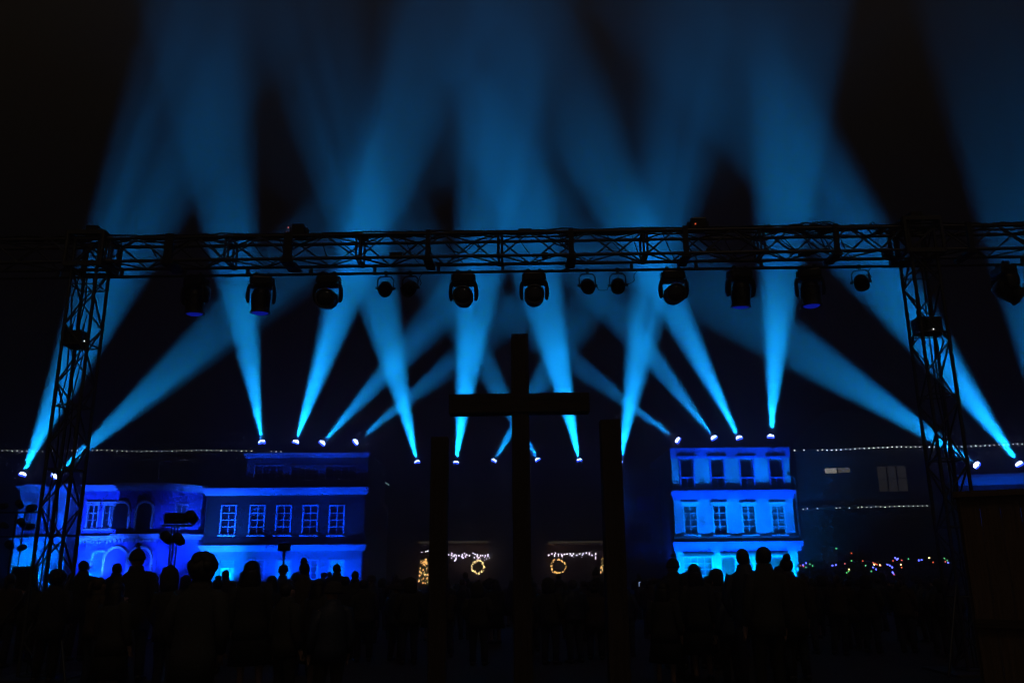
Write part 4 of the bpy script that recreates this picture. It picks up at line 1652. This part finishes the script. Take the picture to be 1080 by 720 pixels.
place('bushy', 209, 582, 7.6, -8, 'big near spectator with full rounded hair, before the long house doorway')
place('long', 272, 590, 11.5, 5, 'long-haired spectator in a skirt left of the thin box pole')
place('hat', 151.5, 572, 13, 10, 'spectator in a pointed bobble hat before the pavilion bay')
place('hood', 183, 596, 11, -20, 'hooded spectator standing below the cluster of lamps')
place('man', 90.5, 590, 16, 0, 'lone short-haired spectator left of the pavilion arch niche')
place('jacket', 121, 593, 17, 15, 'short-haired spectator just right of the pavilion arch niche')
place('bun', 325, 588, 13.5, 0, 'broad spectator with hair tied up, before the middle of the long house')
place('beanie', 300, 595, 18, 0, 'spectator right under the thin box pole')
place('man', 357, 594, 19, -12, 'short-haired spectator near the right end of the long house')
place('phone', 375, 601.5, 20, 0, 'ponytailed spectator with raised hands at the right corner of the long house')
place('pony' if 'pony' in proto else 'phone', 241, 600.5, 20, 10, 'spectator with ponytail and raised hands by the lit doorway of the long house')
place('jacket', 255.5, 602, 22, -10, 'smaller spectator between the doorway and the long-haired woman')
place('beanie', 341, 603, 26, 0, 'distant spectator in knitted cap before the long house')
place('man', 349, 602.5, 28, 5, 'distant short-haired spectator, far back before the long house')
place('hood', 312.5, 603, 24, 0, 'distant hooded spectator behind the one with tied-up hair')
place('man', 800.5, 575, 10.2, 6, 'tallest spectator of the pair before the bright tall house')
place('jacket', 784, 577.5, 11.2, -15, 'spectator close to the left of the tallest one before the bright house')
place('long', 735, 593.5, 12.5, 0, 'long-haired spectator before the left window of the tall house')
place('hood', 751.5, 599, 15, 0, 'short hooded spectator beside the long-haired one at the tall house')
place('hat', 708, 583, 14, 0, 'spectator in bobble hat at the left edge of the tall house')
place('bun', 831, 583, 12.5, 0, 'spectator at the right edge of the tall house')
place('hood', 719, 602, 13, 8, 'hooded spectator low beside the bobble hat at the tall house')
place('beanie', 819, 596, 12.5, -6, 'spectator in knitted cap leaning close to the right of the tall pair')
place('phone', 675, 603.5, 27, 0, 'spectator holding up a small glowing phone right of the right post')
place('jacket', 491, 602, 21, 0, 'spectator silhouetted low in the left glowing entrance')
place('man', 591, 604, 22, 0, 'spectator silhouetted below the amber wreath')
place('hat', 627.5, 597, 21, 0, 'spectator in bobble hat silhouetted in the right glowing entrance')
place('bushy', 60, 600, 13, 0, 'full-haired spectator at the foot of the left truss tower')
place('phone', 10, 604, 15, 0, 'ponytailed spectator at the left edge under the lamp stand')
GR = 'spectators lost in the dark crowd'
LB = 'dark spectator barely visible inside the unlit crowd'
fill = [(35, 609, 16), (75, 607, 21), (107, 608, 12), (135, 604, 18), (165, 603, 20), (196, 606, 18), (228, 606, 14), (263, 608, 16), (288, 606, 15), (318, 606, 21), (338, 609, 12), (366, 607, 16), (392, 606, 19),
        (415, 604, 20), (432, 608, 15), (470, 607, 17), (515, 609, 20), (560, 607, 17), (605, 610, 15), (652, 608, 18), (690, 608, 20), (698, 612, 12), (745, 607, 14), (765, 613, 12), (776, 607, 18), (815, 607, 14), (848, 604, 16), (868, 606, 20), (893, 607, 17), (925, 608, 21), (952, 607, 18), (985, 609, 16), (125, 612, 10.5), (305, 613, 10), (350, 612, 9.5)]
for row, Yr in enumerate((15.5, 19, 23, 27)):
    xx = 385 + row * 9
    while xx < 1000:
        fill.append((xx + random.uniform(-5, 5), (606 if xx > 700 else 611) + random.uniform(-2.5, 5), Yr + random.uniform(-.8, .8)))
        xx += random.uniform(.55, .75) * F / Yr * (1.05 if xx < 700 else .95)
ks = ['man', 'jacket', 'hood', 'beanie', 'long', 'bun', 'phone']
for i, (x, y, Y) in enumerate(fill):
    place(ks[(i * 3 + i // 5) % 7], x, y, Y, random.uniform(-40, 40), LB, GR)

# phones held by two of them
for px, py, Y, lb in ((674.8, 615.5, 26.5, 'small phone with glowing blue screen, right of the right post'),):
    p = U(px, py, Y)
    t = thing('phone', lb, 'phone', p)
    MB().box((0, .006, 0), (.076, .009, .155), None, .003).build('case', 'blackplastic', t)
    MB().box((0, 0, 0), (.066, .003, .13)).build('screen', EM['screen'], t)

# ------------------------------------------------------------------ render settings
S.cycles.use_denoising = True
S.cycles.use_adaptive_sampling = False
S.cycles.filter_width = 1.1
S.cycles.volume_bounces = 0
S.cycles.max_bounces = 5
S.cycles.diffuse_bounces = 2
S.cycles.glossy_bounces = 2
S.cycles.use_light_tree = True
S.cycles.sample_clamp_indirect = 3
vs = S.view_settings
vs.view_transform = 'Standard'
vs.look = 'None'
vs.exposure = 0
vs.gamma = 1
vs.use_curve_mapping = False
